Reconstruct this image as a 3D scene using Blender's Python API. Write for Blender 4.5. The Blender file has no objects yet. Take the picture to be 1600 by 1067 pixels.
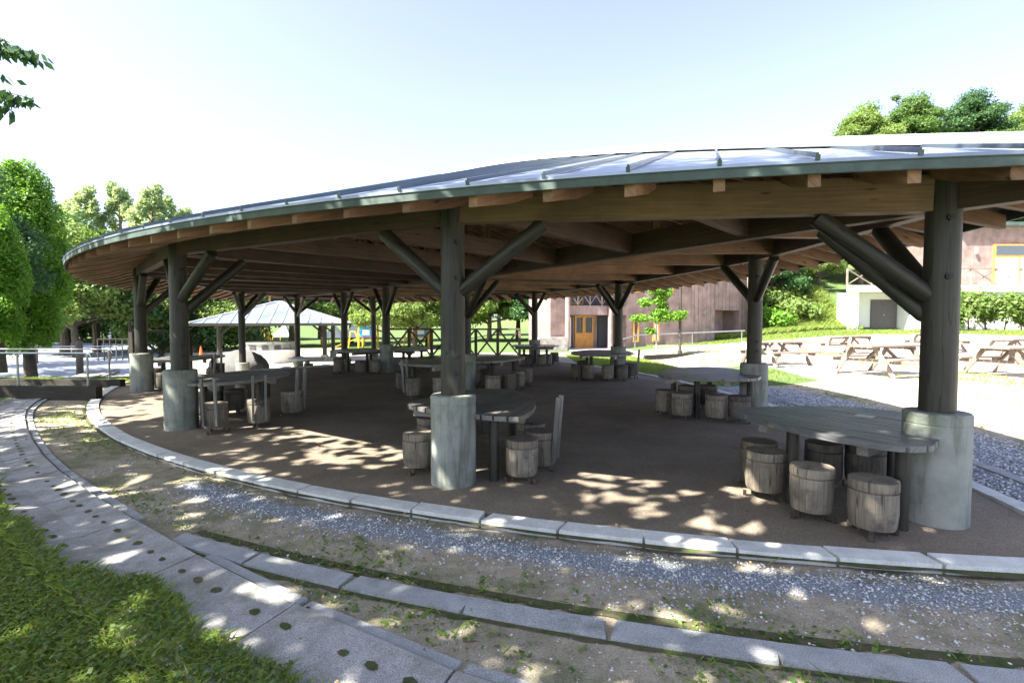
import bpy, math, random
import numpy as np
from math import sin, cos, pi, radians, sqrt, atan2, hypot
from mathutils import Vector, Matrix, noise
random.seed(7); RNG = np.random.default_rng(7)
S = bpy.context.scene
COL = S.collection

# ------------------------------------------------------------------ camera
cam_d = bpy.data.cameras.new('camera'); cam = bpy.data.objects.new('camera', cam_d); COL.objects.link(cam)
cam.location = (0, 0, 1.6); cam.rotation_euler = (radians(90 - 2.26), 0, 0)
cam_d.sensor_width = 36; cam_d.lens = 36 * 786 / 1600; cam_d.clip_end = 2000; cam_d.clip_start = .05
S.camera = cam
# ------------------------------------------------------------------ light
SUN = Vector((-2.1, -1.15, 2.7)).normalized()
w = bpy.data.worlds.new('World'); S.world = w; w.use_nodes = True
nt = w.node_tree; bg = nt.nodes['Background']
sky = nt.nodes.new('ShaderNodeTexSky'); sky.sky_type = 'NISHITA'; sky.sun_disc = False
sky.sun_elevation = math.asin(SUN.z); sky.sun_rotation = atan2(SUN.x, SUN.y)
sky.air_density = 1.0; sky.dust_density = 1.6; sky.ozone_density = 3.2
hs = nt.nodes.new('ShaderNodeHueSaturation'); hs.inputs['Saturation'].default_value = .76; hs.inputs['Hue'].default_value = .517
nt.links.new(sky.outputs[0], hs.inputs['Color']); nt.links.new(hs.outputs[0], bg.inputs[0]); bg.inputs[1].default_value = .08
sl = bpy.data.lights.new('sun', 'SUN'); sl.energy = 4.8; sl.angle = radians(.53); sl.color = (1, .955, .87)
so = bpy.data.objects.new('sun', sl); COL.objects.link(so); so.rotation_euler = SUN.to_track_quat('Z', 'Y').to_euler()
S.view_settings.view_transform = 'Standard'; S.view_settings.look = 'None'; S.view_settings.gamma = 1
S.view_settings.exposure = 2.52

# ------------------------------------------------------------------ helpers
def px(u, d): return (u - 800) / 786 * d
def lerp(a, b, t): return a + (b - a) * t
def sst(v, a, b):
    t = np.clip((v - a) / (b - a), 0, 1); return t * t * (3 - 2 * t)

def tag(o, label=None, cat=None, group=None, kind=None):
    if label: o['label'] = label
    if cat: o['category'] = cat
    if group: o['group'] = group
    if kind: o['kind'] = kind
    return o
ORG = {}
def thing(name, loc, label, cat, group=None):
    o = bpy.data.objects.new(name, None); COL.objects.link(o); o.location = loc
    o.empty_display_size = .2
    ORG[o.name] = Vector(loc)
    return tag(o, label, cat, group)

class MB:
    def __init__(s): s.v = []; s.f = []; s.uv = []; s.sm = []
    def face(s, pts, uvs=None, smooth=False):
        b = len(s.v); s.v += [tuple(p) for p in pts]; s.f.append(tuple(range(b, b + len(pts))))
        s.uv += uvs if uvs else [(p[0], p[1]) for p in pts]; s.sm.append(smooth)
    def grid(s, rows, close_u=False, smooth=True, uvf=None):
        b = len(s.v); n = len(rows[0])
        for r in rows: s.v += [tuple(p) for p in r]
        for i in range(len(rows) - 1):
            for j in range(n if close_u else n - 1):
                k = (j + 1) % n
                s.f.append((b + i * n + j, b + i * n + k, b + (i + 1) * n + k, b + (i + 1) * n + j)); s.sm.append(smooth)
                s.uv += [uvf(i, j), uvf(i, j + 1), uvf(i + 1, j + 1), uvf(i + 1, j)] if uvf else [(i, j)] * 4
    def frame(s, p, q, up=(0, 0, 1)):
        p = Vector(p); q = Vector(q); d = (q - p); L = d.length; d = d / L
        u = Vector(up)
        if abs(d.dot(u)) > .98: u = Vector((1, 0, 0))
        r = d.cross(u).normalized(); u = r.cross(d).normalized()
        return p, d, r, u, L
    def bar(s, p, q, w, h, up=(0, 0, 1), off=0, uo=None):   # box along p-q; section w (side) x h (up)
        p, d, r, u, L = s.frame(p, q, up); p = p + u * off
        if uo is None: uo = random.random() * 50
        c = [(-w / 2, -h / 2), (w / 2, -h / 2), (w / 2, h / 2), (-w / 2, h / 2)]
        A = [p + r * a + u * b_ for a, b_ in c]; B = [x + d * L for x in A]
        acc = 0
        for i in range(4):
            j = (i + 1) % 4; wd = (A[j] - A[i]).length
            s.face([A[i], A[j], B[j], B[i]], [(uo, uo + acc), (uo, uo + acc + wd), (uo + L, uo + acc + wd), (uo + L, uo + acc)]); acc += wd
        s.face(A[::-1], [(uo, uo + x * .1) for x in range(4)]); s.face(B, [(uo, uo + x * .1) for x in range(4)])
    def box(s, c, sz, rz=0):
        c = Vector(c); x = Vector((cos(rz), sin(rz), 0)) * sz[0] / 2
        s.bar(c - x, c + x, sz[1], sz[2])
    def tube(s, pts, rad, n=12, cap=True, uo=None):
        if uo is None: uo = random.random() * 50
        pts = [Vector(p) for p in pts]; rows = []; Ls = [0]
        if not hasattr(rad, '__len__'): rad = [rad] * len(pts)
        prev = None
        for i, p in enumerate(pts):
            d = (pts[min(i + 1, len(pts) - 1)] - pts[max(i - 1, 0)]).normalized()
            if prev is None:
                a = Vector((0, 0, 1)) if abs(d.z) < .9 else Vector((1, 0, 0))
                r = d.cross(a).normalized()
            else: r = (prev - d * prev.dot(d)).normalized()
            prev = r; u = d.cross(r)
            rows.append([p + (r * cos(2 * pi * k / n) + u * sin(2 * pi * k / n)) * rad[i] for k in range(n)])
            if i: Ls.append(Ls[-1] + (p - pts[i - 1]).length)
        R0 = rad[0]
        s.grid(rows, True, True, lambda i, j: (uo + Ls[i], uo + j / n * 2 * pi * R0))
        if cap:
            s.face(rows[0][::-1], [(uo + q.x, uo + q.y) for q in rows[0]]); s.face(rows[-1], [(uo + q.x * 3, uo + q.y * 3) for q in rows[-1]])
    def lathe(s, c, prof, n=20, uo=None):   # prof (r,z)
        if uo is None: uo = random.random() * 50
        c = Vector(c); rows = [[c + Vector((r * cos(2 * pi * k / n), r * sin(2 * pi * k / n), z)) for k in range(n)] for r, z in prof]
        ac = [0]
        for a, b_ in zip(prof, prof[1:]): ac.append(ac[-1] + hypot(a[0] - b_[0], a[1] - b_[1]))
        R = max(p[0] for p in prof)
        s.grid(rows, True, True, lambda i, j: (uo + ac[i], uo + j / n * 2 * pi * R))
        if prof[0][0] > 1e-4: s.face(rows[0][::-1])
        if prof[-1][0] > 1e-4: s.face(rows[-1])
    def prism(s, poly, z0, z1):
        if sum(a[0] * b_[1] - b_[0] * a[1] for a, b_ in zip(poly, poly[1:] + poly[:1])) < 0: poly = poly[::-1]
        s.face([(x, y, z1) for x, y in poly]); s.face([(x, y, z0) for x, y in poly][::-1])
        n = len(poly)
        for i in range(n):
            a = poly[i]; b_ = poly[(i + 1) % n]; L = hypot(a[0] - b_[0], a[1] - b_[1])
            s.face([(a[0], a[1], z0), (b_[0], b_[1], z0), (b_[0], b_[1], z1), (a[0], a[1], z1)], [(0, 0), (L, 0), (L, z1 - z0), (0, z1 - z0)])
    def build(s, name, m, parent=None, origin=None, bevel=0):
        me = bpy.data.meshes.new(name)
        o = Vector(origin) if origin is not None else (ORG[parent.name] if parent else Vector((0, 0, 0)))
        v = np.array(s.v, dtype=np.float64) - np.array(o)
        me.from_pydata(v.tolist(), [], s.f)
        me.polygons.foreach_set('use_smooth', s.sm)
        uv = me.uv_layers.new(name='UVMap'); uv.data.foreach_set('uv', np.array(s.uv, dtype=np.float32).ravel())
        me.materials.append(m); me.update()
        ob = bpy.data.objects.new(name, me); COL.objects.link(ob)
        if parent: ob.parent = parent
        else: ob.location = o
        ORG[ob.name] = o
        if any(s.sm): 
            md = ob.modifiers.new('es', 'EDGE_SPLIT'); md.split_angle = radians(35)
        if bevel:
            md = ob.modifiers.new('bv', 'BEVEL'); md.width = bevel; md.segments = 2; md.limit_method = 'ANGLE'; md.angle_limit = radians(50)
            me.validate()
        return ob

def copy_tree(o, parent=None):
    c = o.copy(); COL.objects.link(c); c.parent = parent
    ORG[c.name] = ORG.get(o.name, Vector())
    for ch in list(o.children): copy_tree(ch, c)
    return c

# ------------------------------------------------------------------ materials
def newmat(name):
    m = bpy.data.materials.new(name); m.use_nodes = True; nt = m.node_tree
    return m, nt, nt.nodes['Principled BSDF']
def N(nt, t, **kw):
    n = nt.nodes.new(t)
    for k, v in kw.items():
        if k.startswith('i_'):
            key = k[2:]; n.inputs[int(key) if key.isdigit() else key.replace('_', ' ')].default_value = v
        else: setattr(n, k, v)
    return n
def rgba(c): return (c[0], c[1], c[2], 1)
def noisenode(nt, scale, detail=6, rough=.6, vec=None, dist=0):
    n = N(nt, 'ShaderNodeTexNoise'); n.inputs['Scale'].default_value = scale; n.inputs['Detail'].default_value = detail
    n.inputs['Roughness'].default_value = rough; n.inputs['Distortion'].default_value = dist
    if vec is not None: nt.links.new(vec, n.inputs['Vector'])
    return n
def ramp(nt, src, stops):
    r = N(nt, 'ShaderNodeValToRGB'); e = r.color_ramp.elements
    while len(e) < len(stops): e.new(.5)
    for el, (p, c) in zip(e, stops): el.position = p; el.color = rgba(c) if len(c) == 3 else c
    nt.links.new(src, r.inputs[0]); return r
def mixc(nt, fac, a, b, mode='MIX'):
    n = N(nt, 'ShaderNodeMix', data_type='RGBA', blend_type=mode)
    for sock, v in ((n.inputs[0], fac), (n.inputs[6], a), (n.inputs[7], b)):
        if isinstance(v, (int, float)): sock.default_value = v
        elif isinstance(v, tuple): sock.default_value = rgba(v)
        else: nt.links.new(v, sock)
    return n.outputs[2]
def mathn(nt, op, a, b=None, clamp=False):
    n = N(nt, 'ShaderNodeMath', operation=op); n.use_clamp = clamp
    for k, v in enumerate((a, b)):
        if v is None: continue
        if isinstance(v, (int, float)): n.inputs[k].default_value = v
        else: nt.links.new(v, n.inputs[k])
    return n.outputs[0]
def bump(nt, b, h, strength=.3, dist=.02):
    n = N(nt, 'ShaderNodeBump'); n.inputs['Strength'].default_value = strength; n.inputs['Distance'].default_value = dist
    nt.links.new(h, n.inputs['Height']); nt.links.new(n.outputs[0], b.inputs['Normal'])
def wpos(nt): return N(nt, 'ShaderNodeNewGeometry').outputs['Position']

def wood(name, c1, c2, rough=.65, su=2.2, sv=38, knots=True, stain=None, bmp=.25, spec=.3, crack=0):
    m, nt, b = newmat(name); uv = N(nt, 'ShaderNodeUVMap').outputs[0]
    mp = N(nt, 'ShaderNodeMapping'); mp.inputs['Scale'].default_value = (su, sv, 1); nt.links.new(uv, mp.inputs[0])
    g = noisenode(nt, 1, 5, .65, mp.outputs[0], .4)
    r = ramp(nt, g.outputs[0], [(.3, c1), (.7, c2)])
    big = noisenode(nt, 1.7, 4, .6, wpos(nt)); rb = ramp(nt, big.outputs[0], [(.3, (.62, .62, .62)), (.7, (1.15, 1.15, 1.15))])
    col = mixc(nt, 1, r.outputs[0], rb.outputs[0], 'MULTIPLY')
    oi = N(nt, 'ShaderNodeObjectInfo'); ro = ramp(nt, oi.outputs['Random'], [(0, (.72, .70, .68)), (1, (1.22, 1.22, 1.22))])
    col = mixc(nt, 1, col, ro.outputs[0], 'MULTIPLY')
    if crack:
        mp3 = N(nt, 'ShaderNodeMapping'); mp3.inputs['Scale'].default_value = (.3, crack, 1); nt.links.new(uv, mp3.inputs[0]); ck = noisenode(nt, 1, 3, .6, mp3.outputs[0], .05)
        ab = mathn(nt, 'ABSOLUTE', mathn(nt, 'SUBTRACT', ck.outputs[0], .5)); rc = ramp(nt, ab, [(.003, (.25, .23, .22)), (.010, (1, 1, 1))]); col = mixc(nt, 1, col, rc.outputs[0], 'MULTIPLY')
    if knots:
        mp2 = N(nt, 'ShaderNodeMapping'); mp2.inputs['Scale'].default_value = (2.3, 9, 1); nt.links.new(uv, mp2.inputs[0])
        vo = N(nt, 'ShaderNodeTexVoronoi'); vo.inputs['Scale'].default_value = 1; nt.links.new(mp2.outputs[0], vo.inputs[0])
        k = ramp(nt, vo.outputs[0], [(.04, (.3, .25, .22)), (.13, (1, 1, 1))])
        col = mixc(nt, 1, col, k.outputs[0], 'MULTIPLY')
    if stain:
        st = noisenode(nt, 5, 5, .7, wpos(nt)); rs = ramp(nt, st.outputs[0], [(.5, (0, 0, 0)), (.68, (1, 1, 1))])
        col = mixc(nt, rs.outputs[0], col, stain)
    nt.links.new(col, b.inputs['Base Color']); b.inputs['Roughness'].default_value = rough
    b.inputs['Specular IOR Level'].default_value = spec
    bump(nt, b, g.outputs[0], bmp, .006)
    return m
def plain(name, c, rough=.6, metal=0, var=.25, scale=6, bmp=.1, bscale=60, spec=.5, c2=None, thr=(.45, .65)):
    m, nt, b = newmat(name)
    n = noisenode(nt, scale, 6, .65, wpos(nt))
    lo = tuple(x * (1 - var) for x in c); hi = tuple(min(1, x * (1 + var)) for x in c)
    col = ramp(nt, n.outputs[0], [(.3, lo), (.7, hi)]).outputs[0]
    if c2:
        n2 = noisenode(nt, scale * .6, 7, .7, wpos(nt)); r2 = ramp(nt, n2.outputs[0], [(thr[0], (0, 0, 0)), (thr[1], (1, 1, 1))])
        col = mixc(nt, r2.outputs[0], col, c2)
    nt.links.new(col, b.inputs['Base Color'])
    b.inputs['Roughness'].default_value = rough; b.inputs['Metallic'].default_value = metal; b.inputs['Specular IOR Level'].default_value = spec
    if bmp:
        n3 = noisenode(nt, bscale, 4, .6, wpos(nt)); bump(nt, b, n3.outputs[0], bmp, .01)
    return m
def leafmat(name, c1, c2, trans=.35, c3=None):
    m, nt, b = newmat(name)
    gi = N(nt, 'ShaderNodeNewGeometry').outputs['Random Per Island']
    st = [(0, c1), (1, c2)] if not c3 else [(0, c1), (.75, c2), (.9, c3)]
    r = ramp(nt, gi, st)
    b.inputs['Roughness'].default_value = .5; b.inputs['Specular IOR Level'].default_value = .25
    nt.links.new(r.outputs[0], b.inputs['Base Color'])
    t = N(nt, 'ShaderNodeBsdfTranslucent'); mc = mixc(nt, .5, r.outputs[0], (c2[0] * 1.6, c2[1] * 1.5, c2[2] * .6)); nt.links.new(mc, t.inputs[0])
    mx = N(nt, 'ShaderNodeMixShader'); mx.inputs[0].default_value = trans
    nt.links.new(b.outputs[0], mx.inputs[1]); nt.links.new(t.outputs[0], mx.inputs[2])
    nt.links.new(mx.outputs[0], nt.nodes['Material Output'].inputs[0]); return m

M = {}
M['post'] = wood('dark_post', (.019, .019, .015), (.046, .043, .033), .5, 1.5, 30, False, bmp=.2, spec=.4, crack=6)
M['beam'] = wood('brown_beam', (.05, .031, .022), (.105, .066, .043), .6, 2, 40)
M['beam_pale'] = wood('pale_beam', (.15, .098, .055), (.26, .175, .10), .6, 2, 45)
M['rafter'] = wood('rafter_wood', (.16, .09, .05), (.30, .175, .10), .6, 2, 40)
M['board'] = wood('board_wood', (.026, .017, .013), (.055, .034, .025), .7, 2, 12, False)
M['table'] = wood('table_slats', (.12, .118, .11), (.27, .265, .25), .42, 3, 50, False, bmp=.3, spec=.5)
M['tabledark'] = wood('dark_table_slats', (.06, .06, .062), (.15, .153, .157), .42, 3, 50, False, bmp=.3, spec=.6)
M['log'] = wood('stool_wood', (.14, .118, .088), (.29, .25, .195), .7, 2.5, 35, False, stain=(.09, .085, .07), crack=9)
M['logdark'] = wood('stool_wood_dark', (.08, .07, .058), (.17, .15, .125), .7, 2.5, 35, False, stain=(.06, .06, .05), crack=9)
M['concrete'] = plain('drum_concrete', (.26, .275, .245), .85, 0, .25, 3.2, .3, 70, .3, (.12, .145, .095), (.52, .72))
M['metalroof'] = plain('roof_metal', (.26, .30, .35), .28, .6, .3, .9, .06, 2.2, .5)
M['fascia'] = plain('fascia_paint', (.045, .07, .06), .65, 0, .4, 5, .1, 40)
M['cap'] = plain('ridge_metal', (.62, .64, .66), .35, .4, .05, 2, 0)
M['seam'] = plain('seam_metal', (.09, .115, .14), .35, .55, .1, 1.2, 0)
M['bolt'] = plain('bolt_metal', (.03, .03, .03), .5, .6, .1)
M['steel'] = plain('bracket_steel', (.10, .085, .07), .6, .7, .3, 20)
M['galv'] = plain('rail_steel', (.34, .35, .35), .35, .8, .1, 8)
M['white'] = plain('white_render', (.78, .77, .73), .85, 0, .04, 3)
M['sleeper'] = wood('sleeper_wood', (.028, .026, .022), (.07, .06, .048), .8, 2, 25, False)
M['picnic'] = wood('picnic_wood', (.17, .135, .11), (.31, .255, .21), .75, 3, 40, False)
M['fence'] = wood('fence_wood', (.10, .085, .055), (.20, .17, .115), .7, 2, 30, False)
M['clad'] = wood('brown_cladding', (.25, .175, .16), (.33, .24, .22), .75, .7, 9, False)
M['orange'] = plain('orange_timber', (.55, .25, .05), .6)
M['glass'] = plain('window_glass', (.05, .06, .07), .06, 0, .05, 3, 0, 60, .8)
M['paper'] = plain('white_panel', (.8, .8, .78), .7, 0, .02)
M['darkvoid'] = plain('dark_interior', (.04, .032, .03), .8)
M['bark'] = wood('bark', (.07, .055, .04), (.16, .13, .10), .9, 8, 22, False, bmp=.8)
M['barkpale'] = wood('pale_bark', (.25, .22, .18), (.42, .38, .32), .9, 8, 22, False)
M['leafA'] = leafmat('leaf_mid', (.05, .11, .025), (.12, .20, .05), .4)
M['leafB'] = leafmat('leaf_light', (.11, .18, .045), (.20, .28, .08), .45)
M['leafC'] = leafmat('leaf_dark', (.03, .08, .03), (.07, .14, .045), .35)
M['leafY'] = leafmat('leaf_bright', (.08, .20, .02), (.17, .32, .035), .4)
M['leafP'] = leafmat('leaf_poplar', (.24, .33, .17), (.38, .46, .28), .5)
M['litter'] = leafmat('dry_leaf', (.12, .07, .035), (.34, .24, .12), .1)
M['grassblade'] = leafmat('grass_blades', (.12, .20, .035), (.25, .34, .075), .45, (.32, .30, .13))
M['weed'] = leafmat('weed_leaves', (.06, .12, .03), (.14, .22, .05), .3, (.16, .17, .06))
M['red'] = plain('orange_plastic', (.8, .13, .03), .4)
M['yellow'] = plain('yellow_paint', (.75, .5, .03), .45)
M['blue'] = plain('blue_paint', (.03, .25, .5), .45)
M['redp'] = plain('red_paint', (.55, .05, .04), .45)
M['purple'] = plain('door_and_recess_shade', (.10, .085, .09), .6)
M['stone'] = plain('rubble_stone', (.4, .36, .33), .9, 0, .4, 4, .6, 12)
M['rock'] = plain('rock', (.13, .13, .125), .9, 0, .3, 2, .5, 10)
nt = M['concrete'].node_tree; b = nt.nodes['Principled BSDF']; src = b.inputs['Base Color'].links[0].from_socket
mpc = N(nt, 'ShaderNodeMapping'); mpc.inputs['Scale'].default_value = (9, 9, .9); nt.links.new(wpos(nt), mpc.inputs[0]); sn = noisenode(nt, 1, 5, .65, mpc.outputs[0])
rs_ = ramp(nt, sn.outputs[0], [(.5, (1, 1, 1)), (.66, (.55, .56, .5))]); nt.links.new(mixc(nt, 1, src, rs_.outputs[0], 'MULTIPLY'), b.inputs['Base Color'])
# stones of the gravel
m, nt, b = newmat('gravel_stone'); gi = N(nt, 'ShaderNodeNewGeometry').outputs['Random Per Island']
r = ramp(nt, gi, [(0, (.15, .165, .18)), (.5, (.36, .38, .40)), (.9, (.66, .65, .63))]); nt.links.new(r.outputs[0], b.inputs['Base Color']); b.inputs['Roughness'].default_value = .8
M['gravel'] = m
# kerb & gutter concrete
def kerbmat(name, c, moss, spk=.5, thr=(.55, .7)):
    m, nt, b = newmat(name); p = wpos(nt)
    n = noisenode(nt, 5, 7, .7, p); r = ramp(nt, n.outputs[0], [(.3, tuple(x * .75 for x in c)), (.7, tuple(x * 1.15 for x in c))])
    v = noisenode(nt, 170, 2, .5, p); rv = ramp(nt, v.outputs[0], [(.36, (.45, .45, .45)), (.5, (1, 1, 1)), (.68, (1.5, 1.5, 1.5))])
    col = mixc(nt, spk, r.outputs[0], mixc(nt, 1, r.outputs[0], rv.outputs[0], 'MULTIPLY'))
    n2 = noisenode(nt, 2.2, 8, .75, p); r2 = ramp(nt, n2.outputs[0], [(thr[0], (0, 0, 0)), (thr[1], (1, 1, 1))])
    col = mixc(nt, r2.outputs[0], col, moss); nt.links.new(col, b.inputs['Base Color'])
    b.inputs['Roughness'].default_value = .88; bump(nt, b, v.outputs[0], .35, .006); return m
M['kerb'] = kerbmat('kerb_stone', (.60, .61, .58), (.36, .36, .30), .35, (.62, .8))
M['kerb2'] = kerbmat('kerb_grey', (.34, .345, .34), (.16, .17, .13), .6)
M['gutter'] = kerbmat('gutter_concrete', (.35, .34, .325), (.17, .165, .12), .75, (.46, .66))
M['moss'] = plain('moss', (.05, .075, .018), .95, 0, .5, 14, .6, 90, .2, (.10, .085, .05), (.42, .56))
# pavilion floor
m, nt, b = newmat('pavilion_floor'); p = wpos(nt)
n = noisenode(nt, .9, 8, .7, p); r = ramp(nt, n.outputs[0], [(.3, (.15, .122, .092)), (.7, (.27, .225, .17))])
v = noisenode(nt, 120, 3, .6, p); rv = ramp(nt, v.outputs[0], [(.35, (.6, .6, .6)), (.65, (1.3, 1.3, 1.3))])
nt.links.new(mixc(nt, 1, r.outputs[0], rv.outputs[0], 'MULTIPLY'), b.inputs['Base Color']); b.inputs['Roughness'].default_value = .85
b.inputs['Specular IOR Level'].default_value = .25
hh = mathn(nt, 'ADD', v.outputs[0], mathn(nt, 'MULTIPLY', noisenode(nt, 9, 6, .7, p).outputs[0], 2.0)); bump(nt, b, hh, .5, .012)
M['floor'] = m

# ------------------------------------------------------------------ plan of the pavilion
cL = Vector((5.2, 19.8)); cR = Vector((-16.1, 9.0))
RLk, RRk = 16.62, 20.9            # kerb
RLe, RRe = 16.95, 21.25           # eave
nF1 = Vector((.489, .872)).normalized(); nF2 = Vector((-.447, .894)).normalized()
NODE = {'A': (3.4, 4.0, 2.46), 'B': (-.58, 4.94, 2.55), 'C': (-4.94, 7.47, 2.58), 'D': (-8.45, 11.45, 2.64), 'K': (-10.2, 19.0, 2.65), 'L': (-9.6, 22.5, 2.66),
        'M': (-6.6, 24.0, 2.72), 'E': (4.17, 8.65, 2.63), 'F': (3.07, 14.5, 2.64), 'G': (.89, 19.8, 2.68), 'I': (-1.03, 11.2, 2.53), 'H': (-3.95, 15.8, 2.66), 'J': (-6.3, 18.9, 2.68)}
EZ, SL = 2.64, .352
cE = Vector((4.95, 19.95))
def dist_in(p):
    p = Vector(p[:2])
    return min(RLe - (p - cE).length, RRe - (p - cR).length, 19.1 - nF1.dot(p), 25.6 - nF2.dot(p))
def roofz(p): return EZ + SL * dist_in(p)

# ------------------------------------------------------------------ ground
GR = [(-13, 16.5), (-10.6, 11.9), (-9.0, 9.35), (-7.4, 7.6), (-5.44, 5.78), (-4.0, 4.65), (-2.62, 3.66), (-1.6, 2.98), (-.61, 2.38), (.5, 1.85), (2.0, 1.35), (4, 1.0)]
def ground_h(x, y):
    x = np.asarray(x, float); y = np.asarray(y, float)
    low = -.5 * sst(y - (x * .35), 18.8, 22.5) * (1 - sst(x, -6.2, -2.5)) * sst(x, -60, -30)
    low = low - .15 * sst(y, 24, 34) * (1 - sst(x, -6, 0)) * sst(x, -60, -30)
    right = .22 * sst(x, 6.2, 9) * sst(y, 6, 12)
    right = right + .8 * sst(x, 10, 22) * sst(y, 18, 31)
    hill = 3.0 * sst(y, 34, 38) * sst(x - (y - 34) * -.2, 17, 24) + 13 * sst(y, 38, 62) * sst(x, 17, 42) + 5 * sst(y, 40, 70) * sst(x, 8, 25)
    inside = (np.hypot(x - cL.x, y - cL.y) < RLk + .3) & (np.hypot(x - cR.x, y - cR.y) < RRk + .2) & (y < 24)
    h = low + right + hill
    h = h + .03 * np.sin(x * .7 + 1) * np.sin(y * .6) * sst(np.hypot(x, y), 9, 20) * (1 - sst(np.hypot(x, y), 60, 80))
    return np.where(inside, np.minimum(h, 0) - .03, h)
def gh(x, y): return float(ground_h(x, y))
def build_ground():
    t = np.linspace(-1, 1, 360); X = 320 * (np.sinh(t * 4.6) / np.sinh(4.6)); 
    t2 = np.linspace(-.55, 1, 330); Y = 5 + 330 * (np.sinh(t2 * 4.6) / np.sinh(4.6))
    gx, gy = np.meshgrid(X, Y); z = ground_h(gx, gy) 
    nx, ny = len(X), len(Y)
    v = np.stack([gx, gy, z], -1).reshape(-1, 3)
    i, j = np.meshgrid(np.arange(nx - 1), np.arange(ny - 1)); a = (j * nx + i).ravel()
    f = np.stack([a, a + 1, a + nx + 1, a + nx], -1)
    me = bpy.data.meshes.new('ground'); me.from_pydata(v.tolist(), [], f.tolist()); me.polygons.foreach_set('use_smooth', [True] * len(f))
    # zones: r = sand, g = grass, b = gravel, also grey for tree shade on the left path
    x = v[:, 0]; y = v[:, 1]
    RL = np.hypot(x - cL.x, y - cL.y); RR = np.hypot(x - cR.x, y - cR.y)
    sand = sst(x - .12 * (y - 8), 6.8, 7.6) * (1 - sst(y + .1 * x, 29.5, 31.5)) * (1 - sst(x, 34, 40))
    sand = np.maximum(sand, sst(y, 16, 18) * (1 - sst(y, 26.5, 27.5)) * sst(x + y * .12, 6.2, 7) * (1 - sst(x, 9, 12)))
    terr = sst(y - .5 * x, 21, 22.4) * (1 - sst(y, 40, 44)) * (1 - sst(x, -6.5, -5.5)) * sst(x, -26, -24)
    lpath = sst(y, 13.8, 14.4) * (1 - sst(y, 46, 50)) * (1 - sst(x + np.maximum(y - 16, 0) * .72, -11, -10)) * sst(x, -60, -50)  # left path toned gravel grey to carry its tree shade
    sand = np.maximum(sand, terr)
    gy = np.interp(x, [p[0] for p in GR], [p[1] for p in GR]); grass = 1.0 * (y < gy - .55 - .3 * (x < -5)) * (x < 4) * (x > -14) * (y < 14) + (x <= -14) * (y < 12) + np.where(x > 8, sst(y + .1 * x, 29.5, 31.5), sst(y, 25, 27)) * (1 - terr) * (1 - lpath) + (x > 3.5) * (RR > 21.6) * (y > 12.5) * (y < 28)
    grass = np.clip(grass + (y > 12.4) * (y < 14.2) * (x < -9.6) + (y > 45) + sst(x, 6, 6.6) * (1 - sst(y, 5.2, 8)), 0, 1)
    band = .72 * np.exp(-((RL - 17.14) / .22) ** 2) * (y < 9) * (x > -3.2)
    grav = np.maximum(lpath, np.maximum(band, (RR > 20.9) * (RR < 22.6) * (x > 2) * (y < 12.5) * (RL < 17.3 + (x > 4.6) * 9)))
    c = me.color_attributes.new('zone', 'FLOAT_COLOR', 'POINT')
    c.data.foreach_set('color', np.stack([sand, grass, grav, np.ones_like(x)], -1).astype(np.float32).ravel())
    m, nt, b = newmat('ground'); p = wpos(nt)
    at = N(nt, 'ShaderNodeVertexColor', layer_name='zone'); sp = N(nt, 'ShaderNodeSeparateColor'); nt.links.new(at.outputs[0], sp.inputs[0])
    n1 = noisenode(nt, 1.3, 8, .7, p); n2 = noisenode(nt, 7, 8, .75, p); n3 = noisenode(nt, 90, 3, .6, p); n4 = noisenode(nt, .45, 5, .6, p)
    dirt = ramp(nt, n2.outputs[0], [(.28, (.24, .20, .14)), (.5, (.40, .34, .25)), (.75, (.52, .455, .35))]).outputs[0]
    mossm = ramp(nt, n1.outputs[0], [(.46, (0, 0, 0)), (.6, (1, 1, 1))]).outputs[0]
    dirt = mixc(nt, mathn(nt, 'MULTIPLY', mossm, .55), dirt, (.09, .115, .035))
    sandc = ramp(nt, n2.outputs[0], [(.3, (.40, .35, .28)), (.7, (.55, .49, .41))]).outputs[0]
    grassc = ramp(nt, n2.outputs[0], [(.3, (.05, .09, .025)), (.55, (.095, .14, .045)), (.75, (.18, .19, .09))]).outputs[0]
    gravc = ramp(nt, n3.outputs[0], [(.35, (.14, .155, .18)), (.55, (.30, .33, .37)), (.7, (.5, .52, .53))]).outputs[0]
    def soft(ch, amt=.9):
        a = mathn(nt, 'ADD', ch, mathn(nt, 'MULTIPLY', mathn(nt, 'SUBTRACT', n2.outputs[0], .5), amt))
        r = N(nt, 'ShaderNodeMapRange'); r.inputs[1].default_value = .38; r.inputs[2].default_value = .62; nt.links.new(a, r.inputs[0]); return r.outputs[0]
    col = mixc(nt, soft(sp.outputs[1]), dirt, grassc)
    col = mixc(nt, soft(sp.outputs[0], .6), col, sandc)
    col = mixc(nt, soft(sp.outputs[2]), col, gravc)
    fr = ramp(nt, n3.outputs[0], [(.3, (.6, .6, .6)), (.7, (1.3, 1.3, 1.3))]).outputs[0]
    col = mixc(nt, .8, col, mixc(nt, 1, col, fr, 'MULTIPLY'))
    nt.links.new(col, b.inputs['Base Color']); b.inputs['Roughness'].default_value = .95; b.inputs['Specular IOR Level'].default_value = .15
    bump(nt, b, mathn(nt, 'ADD', n3.outputs[0], mathn(nt, 'MULTIPLY', n2.outputs[0], 3)), .6, .02)
    me.materials.append(m); o = bpy.data.objects.new('ground', me); COL.objects.link(o); tag(o, kind='structure')
build_ground()

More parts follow.
